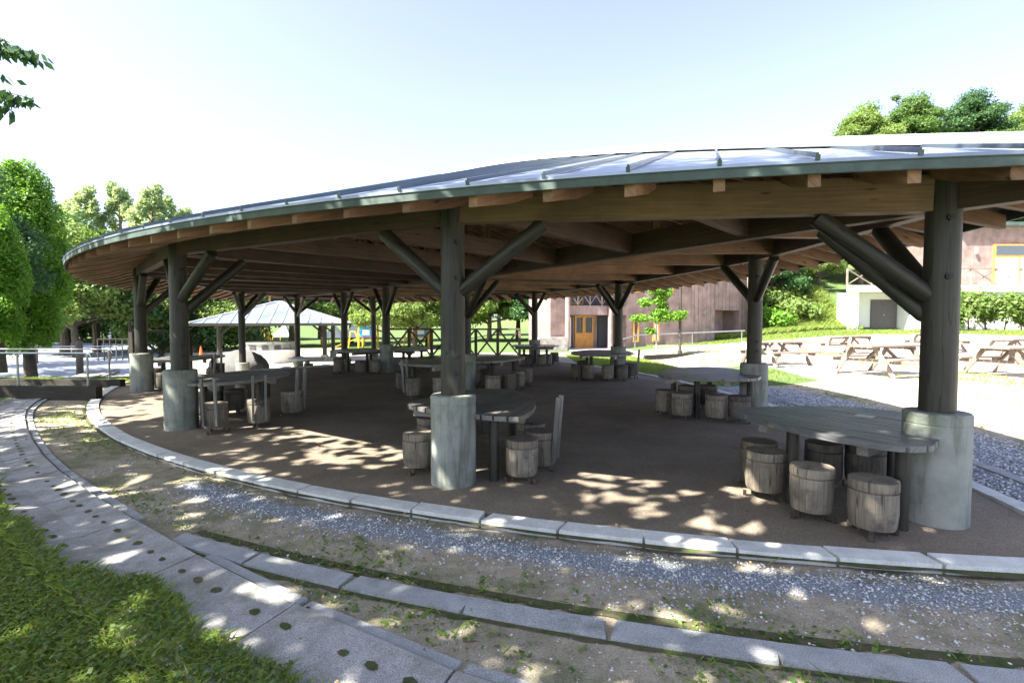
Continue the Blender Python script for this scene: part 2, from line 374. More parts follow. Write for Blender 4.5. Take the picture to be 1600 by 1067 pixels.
# floor slab
def arc(c, R, a0, a1, n): return [(c.x + R * cos(lerp(a0, a1, i / n)), c.y + R * sin(lerp(a0, a1, i / n))) for i in range(n + 1)]
def ang(c, p): return atan2(p[1] - c.y, p[0] - c.x)
def meet(RL, RR, c_=cL):     # near crossing of the two arcs
    lo, hi = 2.0, 6.0
    f = lambda y: (cR.x + sqrt(RR * RR - (y - cR.y) ** 2)) - 0
    for _ in range(60):
        y = (lo + hi) / 2
        if hypot(f(y) - c_.x, y - c_.y) > RL: lo = y
        else: hi = y
    return (f(y), y)
tip = meet(RLk, RRk)
aT = ang(cL, tip) ; aD = ang(cL, (-9.7, 13.2)) - 2 * pi if ang(cL, (-9.7, 13.2)) > 0 else ang(cL, (-9.7, 13.2))
FL = arc(cL, RLk - .02, aT, aD, 80) + [(-8.1, 16.2), (-6.4, 17.8), (-5.6, 22.6), (-.6, 23.6)]
a0 = ang(cR, (-16.1 + sqrt(RRk ** 2 - 13.9 ** 2), 22.9)); FL += arc(cR, RRk - .02, a0, ang(cR, tip), 50)[:-1]
mb = MB(); mb.prism(FL, -.7, .012); tag(mb.build('pavilion_floor', M['floor']), kind='structure')
def ringblocks(c, Ri, Ro, a0, a1, L, z0, z1, name, mt, gap=.012, jit=.006, skip=()):
    mb = MB(); Rm = (Ri + Ro) / 2; n = max(1, int(abs(a1 - a0) * Rm / L)); da = (a1 - a0) / n
    for i in range(n):
        if i in skip: continue
        g = gap / Rm * (1 if da > 0 else -1); b0 = a0 + i * da + g; b1 = a0 + (i + 1) * da - g; dr = random.uniform(-jit, jit); dz = random.uniform(-jit, jit)
        sk = random.uniform(-.01, .01) / Rm * 4
        n2 = 4; inn = [(c.x + (Ri + dr) * cos(lerp(b0 + sk, b1 + sk, k / n2)), c.y + (Ri + dr) * sin(lerp(b0 + sk, b1 + sk, k / n2))) for k in range(n2 + 1)]
        out = [(c.x + (Ro + dr) * cos(lerp(b0, b1, k / n2)), c.y + (Ro + dr) * sin(lerp(b0, b1, k / n2))) for k in range(n2 + 1)]
        mb.prism(inn + out[::-1], z0, z1 + dz)
    o = mb.build(name, mt, bevel=.008); tag(o, kind='structure'); return o
ringblocks(cL, RLk, RLk + .17, aT + .004, aD, .62, -.3, .035, 'kerb', M['kerb'])
ringblocks(cR, RRk, RRk + .15, ang(cR, tip) + .002, a0, .62, -.3, .035, 'kerb', M['kerb'])
ringblocks(cL, 17.81, 17.96, ang(cL, (4.4, 1.9)), ang(cL, (-2.5, 3.55)), .72, -.2, .02, 'outer_kerb', M['kerb2'])
ringblocks(cL, 17.55, 17.73, ang(cL, (-7.9, 7.9)), ang(cL, (-10.3, 11.2)), .72, -.2, .02, 'outer_kerb', M['kerb2'])
ringblocks(cR, RRk + .62, RRk + .75, ang(cR, (4.8, 2.5)), ang(cR, (5.2, 10.0)), .72, -.2, .02, 'outer_kerb', M['kerb2'])
mb = MB(); mb.bar((-9.75, 13.3, -.1), (-8.1, 16.2, -.1), .16, .34); mb.bar((-8.1, 16.25, -.1), (-6.3, 17.9, -.1), .16, .34)
tag(mb.build('edge_wall', M['kerb']), 'pale stone edging along the drop behind the pavilion floor', 'retaining wall')

# gutter of perforated slabs
def cr(P, t):
    i = min(int(t), len(P) - 2); f = t - i; g = lambda k: Vector(P[max(0, min(len(P) - 1, k))])
    a, b_, c, d = g(i - 1), g(i), g(i + 1), g(i + 2)
    return .5 * ((2 * b_) + (c - a) * f + (2 * a - 5 * b_ + 4 * c - d) * f * f + (3 * b_ - a - 3 * c + d) * f ** 3)
def samp(P, step):
    out = []; acc = 0; prev = cr(P, 0); out.append(prev); t = 0
    while t < len(P) - 1.002:
        t += .004; q = cr(P, t); acc += (q - prev).length; prev = q
        if acc >= step: out.append(q); acc = 0
    return out
g = samp(GR, 1.08); mb = MB(); mh = MB(); me_ = MB(); W = .86
for i in range(len(g) - 2):
    p, q = g[i], g[i + 1]; d = (q - p).normalized(); nx = Vector((d.y, -d.x))     # outward = away from pavilion
    d0 = ((g[i + 1] - g[max(i - 1, 0)]).normalized()); d1 = (g[i + 2] - g[i]).normalized(); n0 = Vector((d0.y, -d0.x)); n1 = Vector((d1.y, -d1.x))
    if n0.dot(cL - p) > 0: n0, n1, nx = -n0, -n1, -nx
    jz = [random.uniform(-.008, .008) for _ in range(6)]
    def P(u, v_): # u along 0..1, v across in metres
        a = p.lerp(q, lerp(.008, .992, u)) + (n0.lerp(n1, u)) * v_
        z = .042 - .03 * max(0, 1 - abs(v_ - .31) / .31) + jz[0] * (u - .5) + jz[1] * (v_ - .4)
        return Vector((a.x, a.y, z))
    vs = [0, .1, .2, .31, .42, .52, .62]
    mb.grid([[P(u, v_) for v_ in vs] for u in (0, .25, .5, .75, 1)], smooth=False)
    for ua in (0, 1): mb.face([P(ua, v_) for v_ in vs] + [P(ua, v_) - Vector((0, 0, .12)) for v_ in vs[::-1]])
    for va in (0, .62): mb.face([P(0, va), P(1, va), P(1, va) - Vector((0, 0, .12)), P(0, va) - Vector((0, 0, .12))])
    for v_ in (.15, .46):
        for k in range(5):
            if random.random() < .12: continue
            u = .12 + k * .19 + random.uniform(-.02, .02); c = P(u, v_); s_ = random.uniform(.02, .032)
            pts = []
            for a in range(7):
                t = a * 2 * pi / 7; rr = s_ * random.uniform(.7, 1.25)
                o2 = d * cos(t) * rr * 1.5 + nx * sin(t) * rr * .9; pts.append((c.x + o2.x, c.y + o2.y, P(u + (d * cos(t) * rr).dot(d) / 1.08, v_ + sin(t) * rr * .9).z + .004))
            mh.face(pts)  # flat dark mossy patch standing in for a slab hole
    # thin edging on the pavilion side
    e0 = p - n0 * .03; e1 = q - n1 * .03; f0 = p - n0 * .095; f1 = q - n1 * .095
    if random.random() > .12 and not (-3.3 < p.x < -2.3): me_.prism([tuple(e0.lerp(e1, .02)), tuple(e0.lerp(e1, .98)), tuple(f0.lerp(f1, .98)), tuple(f0.lerp(f1, .02))], -.1, .022 + random.uniform(-.006, .004))
tag(mb.build('drain_paving', M['gutter']), kind='structure'); tag(mh.build('drain_holes', M['moss']), kind='structure'); tag(me_.build('drain_edging', M['kerb2'], bevel=.006), kind='structure')

# ------------------------------------------------------------------ pavilion
pav = thing('pavilion', (-3, 12, 0), 'large open pavilion with curved metal roof on dark round posts and a timber frame', 'pavilion')
def nv(k, dz=0): x, y, z = NODE[k]; return Vector((x, y, z + dz))
LOWBASE = ('K', 'L', 'J', 'M')
BH = .28
beams = [('A', 'B'), ('B', 'C'), ('C', 'D'), ('D', 'K'), ('K', 'L'), ('L', 'M'), ('A', 'E'), ('E', 'F'), ('F', 'G'), ('G', 'M'), ('A', 'I'), ('I', 'H'), ('H', 'J'), ('J', 'L')]
cross = [('C', 'I'), ('D', 'H'), ('K', 'J'), ('F', 'I'), ('G', 'H'), ('M', 'J')]
for k, (x, y, zb) in NODE.items():
    low = k in LOWBASE; g0 = gh(x, y) if k in 'KL' else 0; bt = .05 if k in 'KL' else (.2 if low else .885); top = zb + BH + .02
    mb = MB(); n = 8
    mb.tube([(x, y, lerp(bt - .02, top, i / n)) for i in range(n + 1)], [lerp(.122, .115, i / n) for i in range(n + 1)], 24)
    post = mb.build('post', M['post'], pav)
    mb = MB(); R = .222 if not low else .23; r0 = g0 - .3
    mb.lathe((x, y, 0), [(R, r0), (R, bt - .10), (R - .004, bt - .095), (R - .004, bt - .088), (R, bt - .083), (R, bt - .015), (R - .012, bt), (.1, bt + .002)], 40)
    mb.build('concrete_base', M['concrete'], post)
    if k in 'ABEIFC':
        for zz in ((1.1, 1.26, 2.02, 2.36) if k != 'A' else (1.95, 2.4)):
            d = Vector((-x, -y, 0)).normalized(); d = Matrix.Rotation(.35, 3, 'Z') @ d
            mb = MB(); c = Vector((x, y, zz)); mb.tube([c + d * .10, c + d * .142], .024, 12); mb.tube([c + d * .142, c + d * .15], .011, 6); mb.build('bolt', M['bolt'], post)
def beamz(a, b_): return
for a, b_ in beams:
    p, q = nv(a, BH / 2), nv(b_, BH / 2); d = (q - p).normalized(); mb = MB()
    mb.bar(p + d * .10, q - d * .10, .13, BH)
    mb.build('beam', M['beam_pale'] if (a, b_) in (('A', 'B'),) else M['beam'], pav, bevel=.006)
for a, b_ in cross:
    p, q = nv(a, BH / 2 - .01), nv(b_, BH / 2 - .01); d = (q - p).normalized(); mb = MB(); mb.bar(p + d * .1, q - d * .1, .11, .24); mb.build('beam', M['beam'], pav)
# cantilever beam beyond A towards the tip
p = nv('A', BH / 2); d = Vector((.62, -.78, 0)); mb = MB(); mb.bar(p + d * .1, p + d * 1.0, .13, BH); mb.build('beam', M['beam'], pav)
# braces
for a, b_ in beams + cross:
    for s_, e_ in ((a, b_), (b_, a)):
        p = nv(s_); q = nv(e_); d = (q - p); d.z = 0; L = d.length; d.normalize()
        if (a, b_) in cross and s_ in 'HJ': continue
        z1 = p.z + (q.z - p.z) * .9 / L
        inn_ = 'I' in (a, b_) or 'H' in (a, b_) or 'J' in (a, b_)
        st = Vector((p.x, p.y, p.z - (.80 if inn_ else .64))) + d * .10; en = Vector((p.x, p.y, 0)) + d * .90; en.z = z1 - .02
        mb = MB(); mb.tube([st - (en - st).normalized() * .05, st, en], [.055, .072, .072], 16); br = mb.build('brace', M['post'], pav)
# joists between the perimeter beams and the spine beam
def chain(ks, t):
    P = [nv(k) for k in ks]; Ls = [(P[i + 1] - P[i]).length for i in range(len(P) - 1)]; T = sum(Ls) * t
    for i, L in enumerate(Ls):
        if T <= L or i == len(Ls) - 1: return P[i].lerp(P[i + 1], min(1, T / L))
        T -= L
for i in range(1, 13):
    t = i / 13
    for ch in ('ABCDKL', 'AEFGM'):
        p = chain(ch, t * .97); q = chain('AIHJL', t * .97); 
        if (p - q).length < 1.2: continue
        dd = (q - p).normalized(); mb = MB(); mb.bar(p + dd * .07 + Vector((0, 0, .15)), q - dd * .07 + Vector((0, 0, .15)), .1, .24)
        mb.build('joist', M['beam'] if ch[1] == 'B' else M['rafter'], pav)
# rafters, seams, sheets
def ridge_r(c, th, R, sgn=1):
    lo, hi = 0, 12
    dv = Vector((cos(th), sin(th)))
    for _ in range(40):
        m_ = (lo + hi) / 2; p = c + dv * (R - m_)
        if dist_in(p) < m_ - 1e-4: hi = m_
        else: lo = m_
    return lo
ridge_pts = []
sheet = MB(); brd = MB(); fas = MB(); seams = MB(); caps = MB()
def rafter(P, Q, dd):
    mb = MB(); a = P + dd * .07; b_ = Q - dd * .05; h = Vector((dd.x, dd.y, 0)).normalized(); s_ = Vector((-h.y, h.x, 0)) * .0375; L = (b_ - a).length; k = min(.55, L * .5); m_ = a + dd * k
    up = Vector((0, 0, -.06)); d0, d1 = Vector((0, 0, -.185)), Vector((0, 0, -.235)); uo = random.random() * 40; pr = [a + up, m_ + up, b_ + up, b_ + d1, m_ + d1, a + d0]; us = [0, k, L, L, k, 0]; vs_ = [.17, .17, .17, 0, 0, .08]
    uv = [(uo + u, uo + v_) for u, v_ in zip(us, vs_)]
    mb.face([p + s_ for p in pr][::-1], uv[::-1]); mb.face([p - s_ for p in pr], uv)
    for i in range(6): j = (i + 1) % 6; mb.face([pr[i] + s_, pr[j] + s_, pr[j] - s_, pr[i] - s_], [uv[i], uv[j], (uv[j][0], uv[j][1] + .07), (uv[i][0], uv[i][1] + .07)])
    mb.build('rafter', M['rafter'], pav)
def strip(P0, P1, Q0, Q1):     # eave P0-P1, ridge Q0-Q1 (2D)
    def z(p, d): return Vector((p[0], p[1], EZ + SL * d))
    a, b_, c, d = z(P0[0], P0[1]), z(P1[0], P1[1]), z(Q1[0], Q1[1]), z(Q0[0], Q0[1])
    ex1 = (c - b_); ex0 = (d - a); c = c + ex1.normalized() * .08 if ex1.length > .1 else c; d = d + ex0.normalized() * .08 if ex0.length > .1 else d
    f = [a, b_, c, d] if (b_ - a).cross(d - a).z > 0 else [a, d, c, b_]
    sheet.face(f); sheet.face([x - Vector((0, 0, .022)) for x in f][::-1])
    sheet.face([a, b_, b_ - Vector((0, 0, .022)), a - Vector((0, 0, .022))])
    g_ = [x - Vector((0, 0, .03)) for x in f]
    ln = 0
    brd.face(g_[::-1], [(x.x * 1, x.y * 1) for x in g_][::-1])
    o = (a - d); o.z = 0; o.normalize()
    A = a - o * .03; B = b_ - o * .03; up = Vector((0, 0, .0)); dn = Vector((0, 0, .068))
    A.z -= .02; B.z -= .02
    for q in (Vector((0, 0, 0)), o * .025):
        fas.face([A + q, B + q, B + q - dn, A + q - dn])
    fas.face([A - dn, B - dn, B + o * .025 - dn, A + o * .025 - dn]); fas.face([A, B, B + o * .025, A + o * .025])
ntot = 0
def fan(c, R, th0, th1, spacing):
    n = int(abs(th1 - th0) * R / spacing); sub = 2
    E = []
    for i in range(n * sub + 1):
        th = lerp(th0, th1, i / (n * sub)); dv = Vector((cos(th), sin(th))); P_ = c + dv * R
        T = Vector((4.8, 10.8)).lerp(Vector((3.5, 19.0)), min(1, 1.25 * i / (n * sub))) if c is cE else c
        dr = (T - P_).normalized(); lo, hi = 0, 12; cs_ = dr.dot(-dv)
        for _ in range(40):
            m_ = (lo + hi) / 2; q = P_ + dr * m_; dE = RLe - (q - cE).length if c is cE else RRe - (q - cR).length
            if dist_in(q) < dE - 1e-3: hi = m_
            else: lo = m_
        q = P_ + dr * lo; E.append((P_, q, max(dist_in(q), 0), dv))
    for i in range(n * sub):
        p0, q0, h0, _ = E[i]; p1, q1, h1, _ = E[i + 1]; strip((p0, 0), (p1, 0), (q0, h0), (q1, h1))
    for i in range(0, n * sub + 1, sub):
        p, q, h, dv = E[i]
        if h < .5: continue
        P = Vector((p.x, p.y, EZ)); Q = Vector((q.x, q.y, EZ + SL * h)); dd = (Q - P).normalized()
        seams.bar(P + dd * .0 + Vector((0, 0, .025)), Q + Vector((0, 0, .012)), .016, .032)
        seams.bar(P - dd * .012 + Vector((0, 0, .01)), P - dd * .001 + Vector((0, 0, .01)), .028, .036)
        rafter(P, Q, dd)
    return E
tipE = meet(RLe, RRe, cE)
farL = None
EL = fan(cE, RLe, ang(cE, tipE) + .001, ang(cE, (-11.2, 24.0)) - 2 * pi, .585)
ER = fan(cR, RRe, ang(cR, tipE) - .001 + .003, ang(cR, (1.6, 21.0)), .585)
# far straight eaves
def edge(n_, k_, a, b_, spacing):
    a = Vector(a); b_ = Vector(b_); L = (b_ - a).length; n = int(L / spacing); E = []
    for i in range(n + 1):
        p = a.lerp(b_, i / n); p = p + n_ * (k_ - n_.dot(p)); lo, hi = 0, 12
        for _ in range(40):
            m_ = (lo + hi) / 2
            if dist_in(p - n_ * m_) < m_ - 1e-3: hi = m_
            else: lo = m_
        E.append((p, p - n_ * lo, lo))
    for i in range(n):
        p0, q0, h0 = E[i]; p1, q1, h1 = E[i + 1]; strip((p0, 0), (p1, 0), (q0, h0), (q1, h1))
    for p, q, h in E:
        if h < .5: continue
        P = Vector((p.x, p.y, EZ)); Q = Vector((q.x, q.y, EZ + SL * h)); dd = (Q - P).normalized(); seams.bar(P + Vector((0, 0, .02)), Q + Vector((0, 0, .02)), .028, .05)
        rafter(P, Q, dd)
    return E
def isect(n1_, k1, n2_, k2): D = n1_.x * n2_.y - n1_.y * n2_.x; return ((k1 * n2_.y - n1_.y * k2) / D, (n1_.x * k2 - k1 * n2_.x) / D)
cor = isect(nF1, 19.1, nF2, 25.6)
F1E = edge(nF1, 19.1, (1.55, 21.03), cor, .6); F2E = edge(nF2, 25.6, cor, (-11.1, 23.1), .6)
roof = sheet.build('roof_sheet', M['metalroof'], pav); seams.build('standing_seam', M['seam'], roof)
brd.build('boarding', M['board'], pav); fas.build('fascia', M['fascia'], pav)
# ridge cap
rp = [Vector((q.x, q.y, EZ + SL * h + .02)) for p, q, h, dv in EL if h > .15]
mb = MB()
for i in range(0, len(rp) - 1):
    a, b_ = rp[i], rp[i + 1]; lift = .0
    d = (b_ - a); 
    if d.length < .01: continue
    mb.bar(a - d * .01, b_ + d * .01, .26, .05); mb.tube([a + Vector((0, 0, .035)), b_ + Vector((0, 0, .035))], .05, 8)
mb.build('ridge_cap', M['cap'], roof)
mb = MB(); pk = max(EL, key=lambda e: e[2])  # added strips and disc, blocking sky light through gaps at the ridge
for EE in (EL, ER, F1E, F2E):
    for i in range(len(EE) - 1):
        a, b_ = EE[i], EE[i + 1]
        if min(a[2], b_[2]) < .6: continue
        A = Vector((a[1].x, a[1].y, EZ + SL * a[2] - .17)); B = Vector((b_[1].x, b_[1].y, EZ + SL * b_[2] - .17))
        if (B - A).length > .02: mb.bar(A - (B - A) * .03, B + (B - A) * .03, .8, .012)
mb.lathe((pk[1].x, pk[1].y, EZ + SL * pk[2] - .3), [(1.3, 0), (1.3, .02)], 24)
mb.build('ridge_gap_patch', M['board'], pav)
# king posts and struts under the ridge
for k in ('I', 'H', 'J'):
    p = nv(k); zt = roofz(p) - .22
    mb = MB(); mb.bar((p.x, p.y, p.z + BH), (p.x, p.y, zt), .12, .12); mb.build('king_post', M['beam'], pav)
for t in [x / 12 for x in range(1, 12)]:
    p = chain('AIHJ', t); zt = roofz(p) - .2
    mb = MB(); mb.bar((p.x, p.y, p.z + BH), (p.x, p.y, zt), .09, .09)
    q = chain('AIHJ', min(1, t + .05)); mb.bar((p.x, p.y, p.z + BH), (q.x, q.y, roofz(q) - .25), .07, .09); mb.build('strut', M['rafter'], pav)

# ------------------------------------------------------------------ tables and stools
def clip(poly, n_, k_):   # keep n.p <= k
    out = []
    for i in range(len(poly)):
        a = Vector(poly[i]); b_ = Vector(poly[(i + 1) % len(poly)]); da = n_.dot(a) - k_; db = n_.dot(b_) - k_
        if da <= 0: out.append((a.x, a.y))
        if (da < 0 < db) or (db < 0 < da): c = a.lerp(b_, da / (da - db)); out.append((c.x, c.y))
    return out
def smoothpoly(P, n=1):
    for _ in range(n):
        Q = []
        for i in range(len(P)):
            a = Vector(P[i]); b_ = Vector(P[(i + 1) % len(P)]); Q += [tuple(a.lerp(b_, .22)), tuple(a.lerp(b_, .78))]
        P = Q
    return P
def slat_top(mb, poly, direc, z0=.655, z1=.7, wd=.118, gap=.02):
    d = Vector(direc).normalized(); n_ = Vector((-d.y, d.x)); ks = [n_.dot(Vector(p)) for p in poly]
    k = min(ks)
    while k < max(ks):
        q = clip(poly, n_, k + wd); q = clip(q, -n_, -k) if len(q) > 2 else q
        if len(q) > 2:
            a_ = abs(sum(q[i][0] * q[(i + 1) % len(q)][1] - q[(i + 1) % len(q)][0] * q[i][1] for i in range(len(q)))) / 2
            if a_ > .004:
                b0 = len(mb.v); dz = random.uniform(-.002, .002); mb.prism(q, z0, z1 + dz)
        k += wd + gap
def uvalong(mb, d):    # grain along slats
    d = Vector(d).normalized(); n_ = Vector((-d.y, d.x)); i = 0; mb.uv = []
    for f in mb.f:
        for k in f: p = mb.v[k]; mb.uv.append((p[0] * d.x + p[1] * d.y, p[0] * n_.x + p[1] * n_.y + p[2]))
TABLES = {}
def make_table(key, poly, direc, legs, label, sm=1, stand=True):
    cx = sum(p[0] for p in poly) / len(poly); cy = sum(p[1] for p in poly) / len(poly)
    t = thing('slatted_table', (cx, cy, 0), label, 'table', 'slatted tables under the pavilion'); P = smoothpoly(poly, sm) if sm else poly
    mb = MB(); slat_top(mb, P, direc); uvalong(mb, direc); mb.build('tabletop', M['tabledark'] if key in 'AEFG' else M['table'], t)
    mb = MB(); d = Vector(direc).normalized(); n_ = Vector((-d.y, d.x))      # battens under the slats
    for s_ in (-.45, .45):
        c = Vector((cx, cy)) + d * s_; ks = []
        for s2 in (-1, 1):
            L = 0
            while L < 1.2:
                q = c + n_ * s2 * L
                q2 = P; ins = all(((Vector(q2[(i + 1) % len(q2)]) - Vector(q2[i])).cross(q - Vector(q2[i])) if False else 1) for i in range(1))
                x, y = q; inside = False; j = len(P) - 1
                for i in range(len(P)):
                    if (P[i][1] > y) != (P[j][1] > y) and x < (P[j][0] - P[i][0]) * (y - P[i][1]) / (P[j][1] - P[i][1]) + P[i][0]: inside = not inside
                    j = i
                if not inside: break
                L += .03
            ks.append(max(L - .1, .1))
        a = c - n_ * ks[0]; b_ = c + n_ * ks[1]; mb.bar((a.x, a.y, .61), (b_.x, b_.y, .61), .08, .088)
    mb.build('batten', M['table'], t)
    for lx, ly in legs:
        mb = MB(); mb.tube([(lx, ly, 0), (lx, ly, .654)], [.05, .048], 16); mb.build('leg', M['post'], t)
    TABLES[key] = (t, cx, cy, label)
make_table('A', [(2.22, 5.2), (2.27, 4.6), (2.45, 4.02), (2.78, 3.58), (3.12, 3.62), (3.75, 4.45), (3.95, 5.0), (3.6, 5.32), (3.0, 5.36)], (-.53, .848), [(2.46, 4.36), (2.98, 3.80), (2.75, 4.9), (3.6, 4.75)],
           'dark leaf-shaped slatted table at the nearest right-hand post with a metal ashtray lid', 1)
make_table('B', [(-1.21, 5.5), (-.84, 5.14), (.02, 4.64), (.2, 5.0), (.28, 5.6), (.24, 6.2), (0, 6.7), (-.5, 6.75), (-.95, 6.1)], (.36, 1), [(-.18, 4.98), (.0, 6.2), (-.85, 5.6)],
           'weathered grey slatted table wrapped round the central front post', 1)
make_table('C', [(-4.95, 7.35), (-4.4, 7.28), (-4.0, 7.7), (-3.85, 8.5), (-4.0, 9.1), (-4.6, 9.3), (-5.1, 9.0), (-5.3, 8.2)], (.75, .6), [(-4.62, 7.5), (-4.1, 8.2), (-4.4, 9.0), (-5.0, 8.6)],
           'slatted table with sunlit streaks beside the left front post', 1)
make_table('D', [(-8.6, 11.6), (-8.0, 11.5), (-7.6, 12.2), (-7.6, 13.4), (-8.1, 13.9), (-8.8, 13.3), (-9.0, 12.3)], (.8, .5), [(-8.2, 11.8), (-7.8, 13.1), (-8.6, 13.0)],
           'slatted table at the leftmost post, partly hidden behind another post', 1)
make_table('IL', [(-2.62, 11.1), (-1.95, 10.4), (-1.1, 10.5), (-.95, 11.3), (-1.5, 12.1), (-2.3, 12.0)], (.85, -.5), [(-2.2, 11.2), (-1.5, 10.8), (-1.6, 11.8)],
           'slatted table on the left of the middle inner post, behind the central front post', 1)
make_table('IR', [(-.95, 11.2), (-.3, 11.45), (.28, 12.4), (.35, 13.0), (-.3, 13.4), (-.9, 12.9), (-1.1, 12)], (.5, .85), [(-.45, 11.7), (.05, 12.5), (-.6, 12.8)],
           'slatted table on the right of the middle inner post, its top reflecting blue sky', 1)
make_table('HL', [(-5.8, 16.1), (-5.0, 15.2), (-4.2, 15.3), (-4.1, 16.2), (-4.8, 17.2), (-5.5, 17)], (.85, -.5), [(-5.2, 15.9), (-4.5, 15.6), (-4.7, 16.7)],
           'far slatted table left of the rear inner post, in front of the playground', 1)
make_table('HR', [(-3.9, 15.7), (-3.3, 15.8), (-2.8, 16.8), (-2.9, 18), (-3.6, 18.2), (-4, 17)], (.5, .85), [(-3.5, 16.2), (-3.1, 17.2), (-3.6, 17.6)],
           'far slatted table right of the rear inner post, in front of the crossed fence', 1)
make_table('E', [(2.47, 8.5), (2.62, 8.05), (3.2, 7.85), (3.86, 7.9), (4.2, 8.4), (4.3, 9.4), (4.15, 9.9), (3.86, 10.1), (3.2, 9.8), (2.7, 9.2)], (-.86, .5), [(3.05, 8.25), (3.85, 8.1), (3.0, 9.3), (3.75, 9.5)],
           'dark pointed slatted table at the right rear post facing the picnic ground', 1)
make_table('F', [(1.65, 14.3), (2.1, 13.5), (2.75, 13.45), (3.45, 14.1), (3.6, 15.2), (3.4, 16.2), (2.6, 16.3), (1.9, 15.5)], (-.9, .3), [(2.2, 13.95), (2.9, 14.0), (2.3, 15.4), (3.1, 15.6)],
           'slatted table at the second right-hand post, in front of the young tree', 1)
make_table('G', [(.87 + .92 * cos(a * pi / 6), 19.1 + .95 * sin(a * pi / 6)) for a in range(12)], (.1, 1), [(.45, 18.8), (1.3, 18.8), (.9, 19.5)],
           'farthest round slatted table, left of the brown building', 0)
mb = MB(); mb.box((3.34, 4.72, .708), (.15, .09, .012), -.9); tag(mb.build('metal_plate', M['galv'], origin=(3.34, 4.72, .7)), 'small flat metal plate lying on the nearest right-hand slatted table', 'plate')

def make_stool(back=False, mt='log', variant=0):
    s_ = bpy.data.objects.new('log_stool', None); COL.objects.link(s_); ORG[s_.name] = Vector((0, 0, 0))
    st = random.getstate(); random.seed(50 + variant); w = random.uniform(.158, .168)
    mb = MB(); n = 28; b0 = .075
    rows = []
    for r_, z_ in ((w * .90, b0), (w * .95, b0 + .02), (w, b0 + .12), (w * .99, .34), (w * .985, .345)):
        rows.append([Vector((r_ * (1 + .015 * sin(k * 1.3 + variant)) * cos(2 * pi * k / n), r_ * (1 + .015 * sin(k * 1.3 + variant)) * sin(2 * pi * k / n), z_)) for k in range(n)])
    mb.grid(rows, True, True, lambda i, j: (variant * 3.1 + rows[i][0].z, variant + j / n * 1.02)); mb.face(rows[0][::-1])
    mb.face(rows[-1]); mb.build('log', M[mt], s_)
    mb = MB(); tl = random.uniform(-.006, .006)
    mb.lathe((0, 0, 0), [(w * .9, .34), (w * .93, .352), (w * .995, .356), (w, .41), (w * .97, .424), (w * .5, .427 + tl), (0.001, .428 + tl)], n)
    mb.build('seat', M[mt], s_)
    for a in (.3, 2.4, 4.5):
        mb = MB(); c = Vector((cos(a), sin(a), 0)) * .10; dd = Vector((cos(a), sin(a), 0))
        mb.bar(c + Vector((0, 0, .0)), c + Vector((0, 0, .08)), .03, .01); mb.bar(c + Vector((0, 0, .005)), c + dd * .07 + Vector((0, 0, .005)), .035, .008); mb.bar(c + dd * .07, c + dd * .07 + Vector((0, 0, .05)), .03, .006); mb.build('foot', M['steel'], s_)
    if back:
        for sx in (-.085, .085):
            mb = MB(); mb.bar((sx, -.165, .12), (sx, -.215, .80), .05, .03); mb.build('back_slat', M['table'], s_)
    random.setstate(st); return s_
PROTO = {}
def stool_src(back, mt, v):
    k = (back, mt, v)
    if k not in PROTO: PROTO[k] = make_stool(back, mt, v); return PROTO[k]
    return copy_tree(PROTO[k])
USED = {}
ST = {
 'A': [(2.69, 3.70, 0, 0), (2.43, 4.03, 0, 0), (2.30, 4.52, 0, 0), (2.42, 4.88, 0, 0), (3.02, 4.83, 0, 1), (3.36, 4.74, 0, 1)],
 'B': [(.10, 4.98, 0, 0), (.22, 5.75, 0, 0), (.3, 5.35, 75, 0), (-.99, 5.28, 0, 0), (-1.0, 6.1, 0, 1), (-.45, 6.95, 0, 1)],
 'C': [(-4.26, 7.18, 8, 0), (-3.84, 7.58, 30, 0), (-3.72, 8.45, 70, 0), (-5.05, 8.3, 0, 1), (-4.8, 8.65, 0, 1), (-5.0, 9.4, 0, 1)],
 'D': [(-8.05, 11.55, 0, 0), (-7.5, 12.6, 60, 0), (-8.9, 12.6, 0, 1), (-8.2, 14.0, 0, 1)],
 'IL': [(-2.05, 10.4, -110, 0), (-1.5, 10.5, 0, 0), (-2.5, 11.5, 0, 1), (-1.5, 12.1, 0, 1)],
 'IR': [(-.42, 10.95, 0, 0), (-.07, 11.3, 0, 0), (.14, 11.8, 0, 0), (-.62, 12.2, 0, 1), (.35, 12.5, 0, 0)],
 'HL': [(-5.25, 15.2, 0, 0), (-4.55, 15.1, 0, 0), (-4.15, 15.2, 0, 0), (-5.6, 16.2, 0, 1)],
 'HR': [(-3.25, 15.7, 0, 1), (-2.8, 16.3, 0, 1), (-2.7, 17.2, 0, 0)],
 'E': [(2.62, 8.55, 0, 0), (2.78, 8.18, 0, 0), (3.25, 7.98, 0, 0), (3.58, 7.88, 0, 1), (3.2, 9.15, 0, 1), (3.6, 9.2, 0, 1)],
 'F': [(1.78, 13.75, 0, 0), (2.05, 13.5, 0, 0), (2.57, 13.45, 0, 0), (2.95, 13.5, 0, 1), (2.1, 15.0, 0, 1), (3.35, 14.1, 80, 1)],
 'G': [(.42, 18.0, 0, 0), (.62, 17.9, 0, 1), (1.05, 17.85, 0, 0), (1.28, 18.1, 0, 0), (1.6, 18.9, 0, 1)],
}
WHERE = {'A': 'the dark leaf-shaped table at the nearest right post', 'B': 'the table round the central front post', 'C': 'the sun-streaked table by the left front post', 'D': 'the table at the leftmost post',
         'IL': 'the table left of the middle inner post', 'IR': 'the table right of the middle inner post', 'HL': 'the far table left of the rear inner post', 'HR': 'the far table right of the rear inner post',
         'E': 'the pointed table at the right rear post', 'F': 'the table at the second right post', 'G': 'the farthest round table'}
ORD = ['leftmost', 'second from left', 'third from left', 'fourth from left', 'fifth from left', 'sixth from left']
cnt = 0
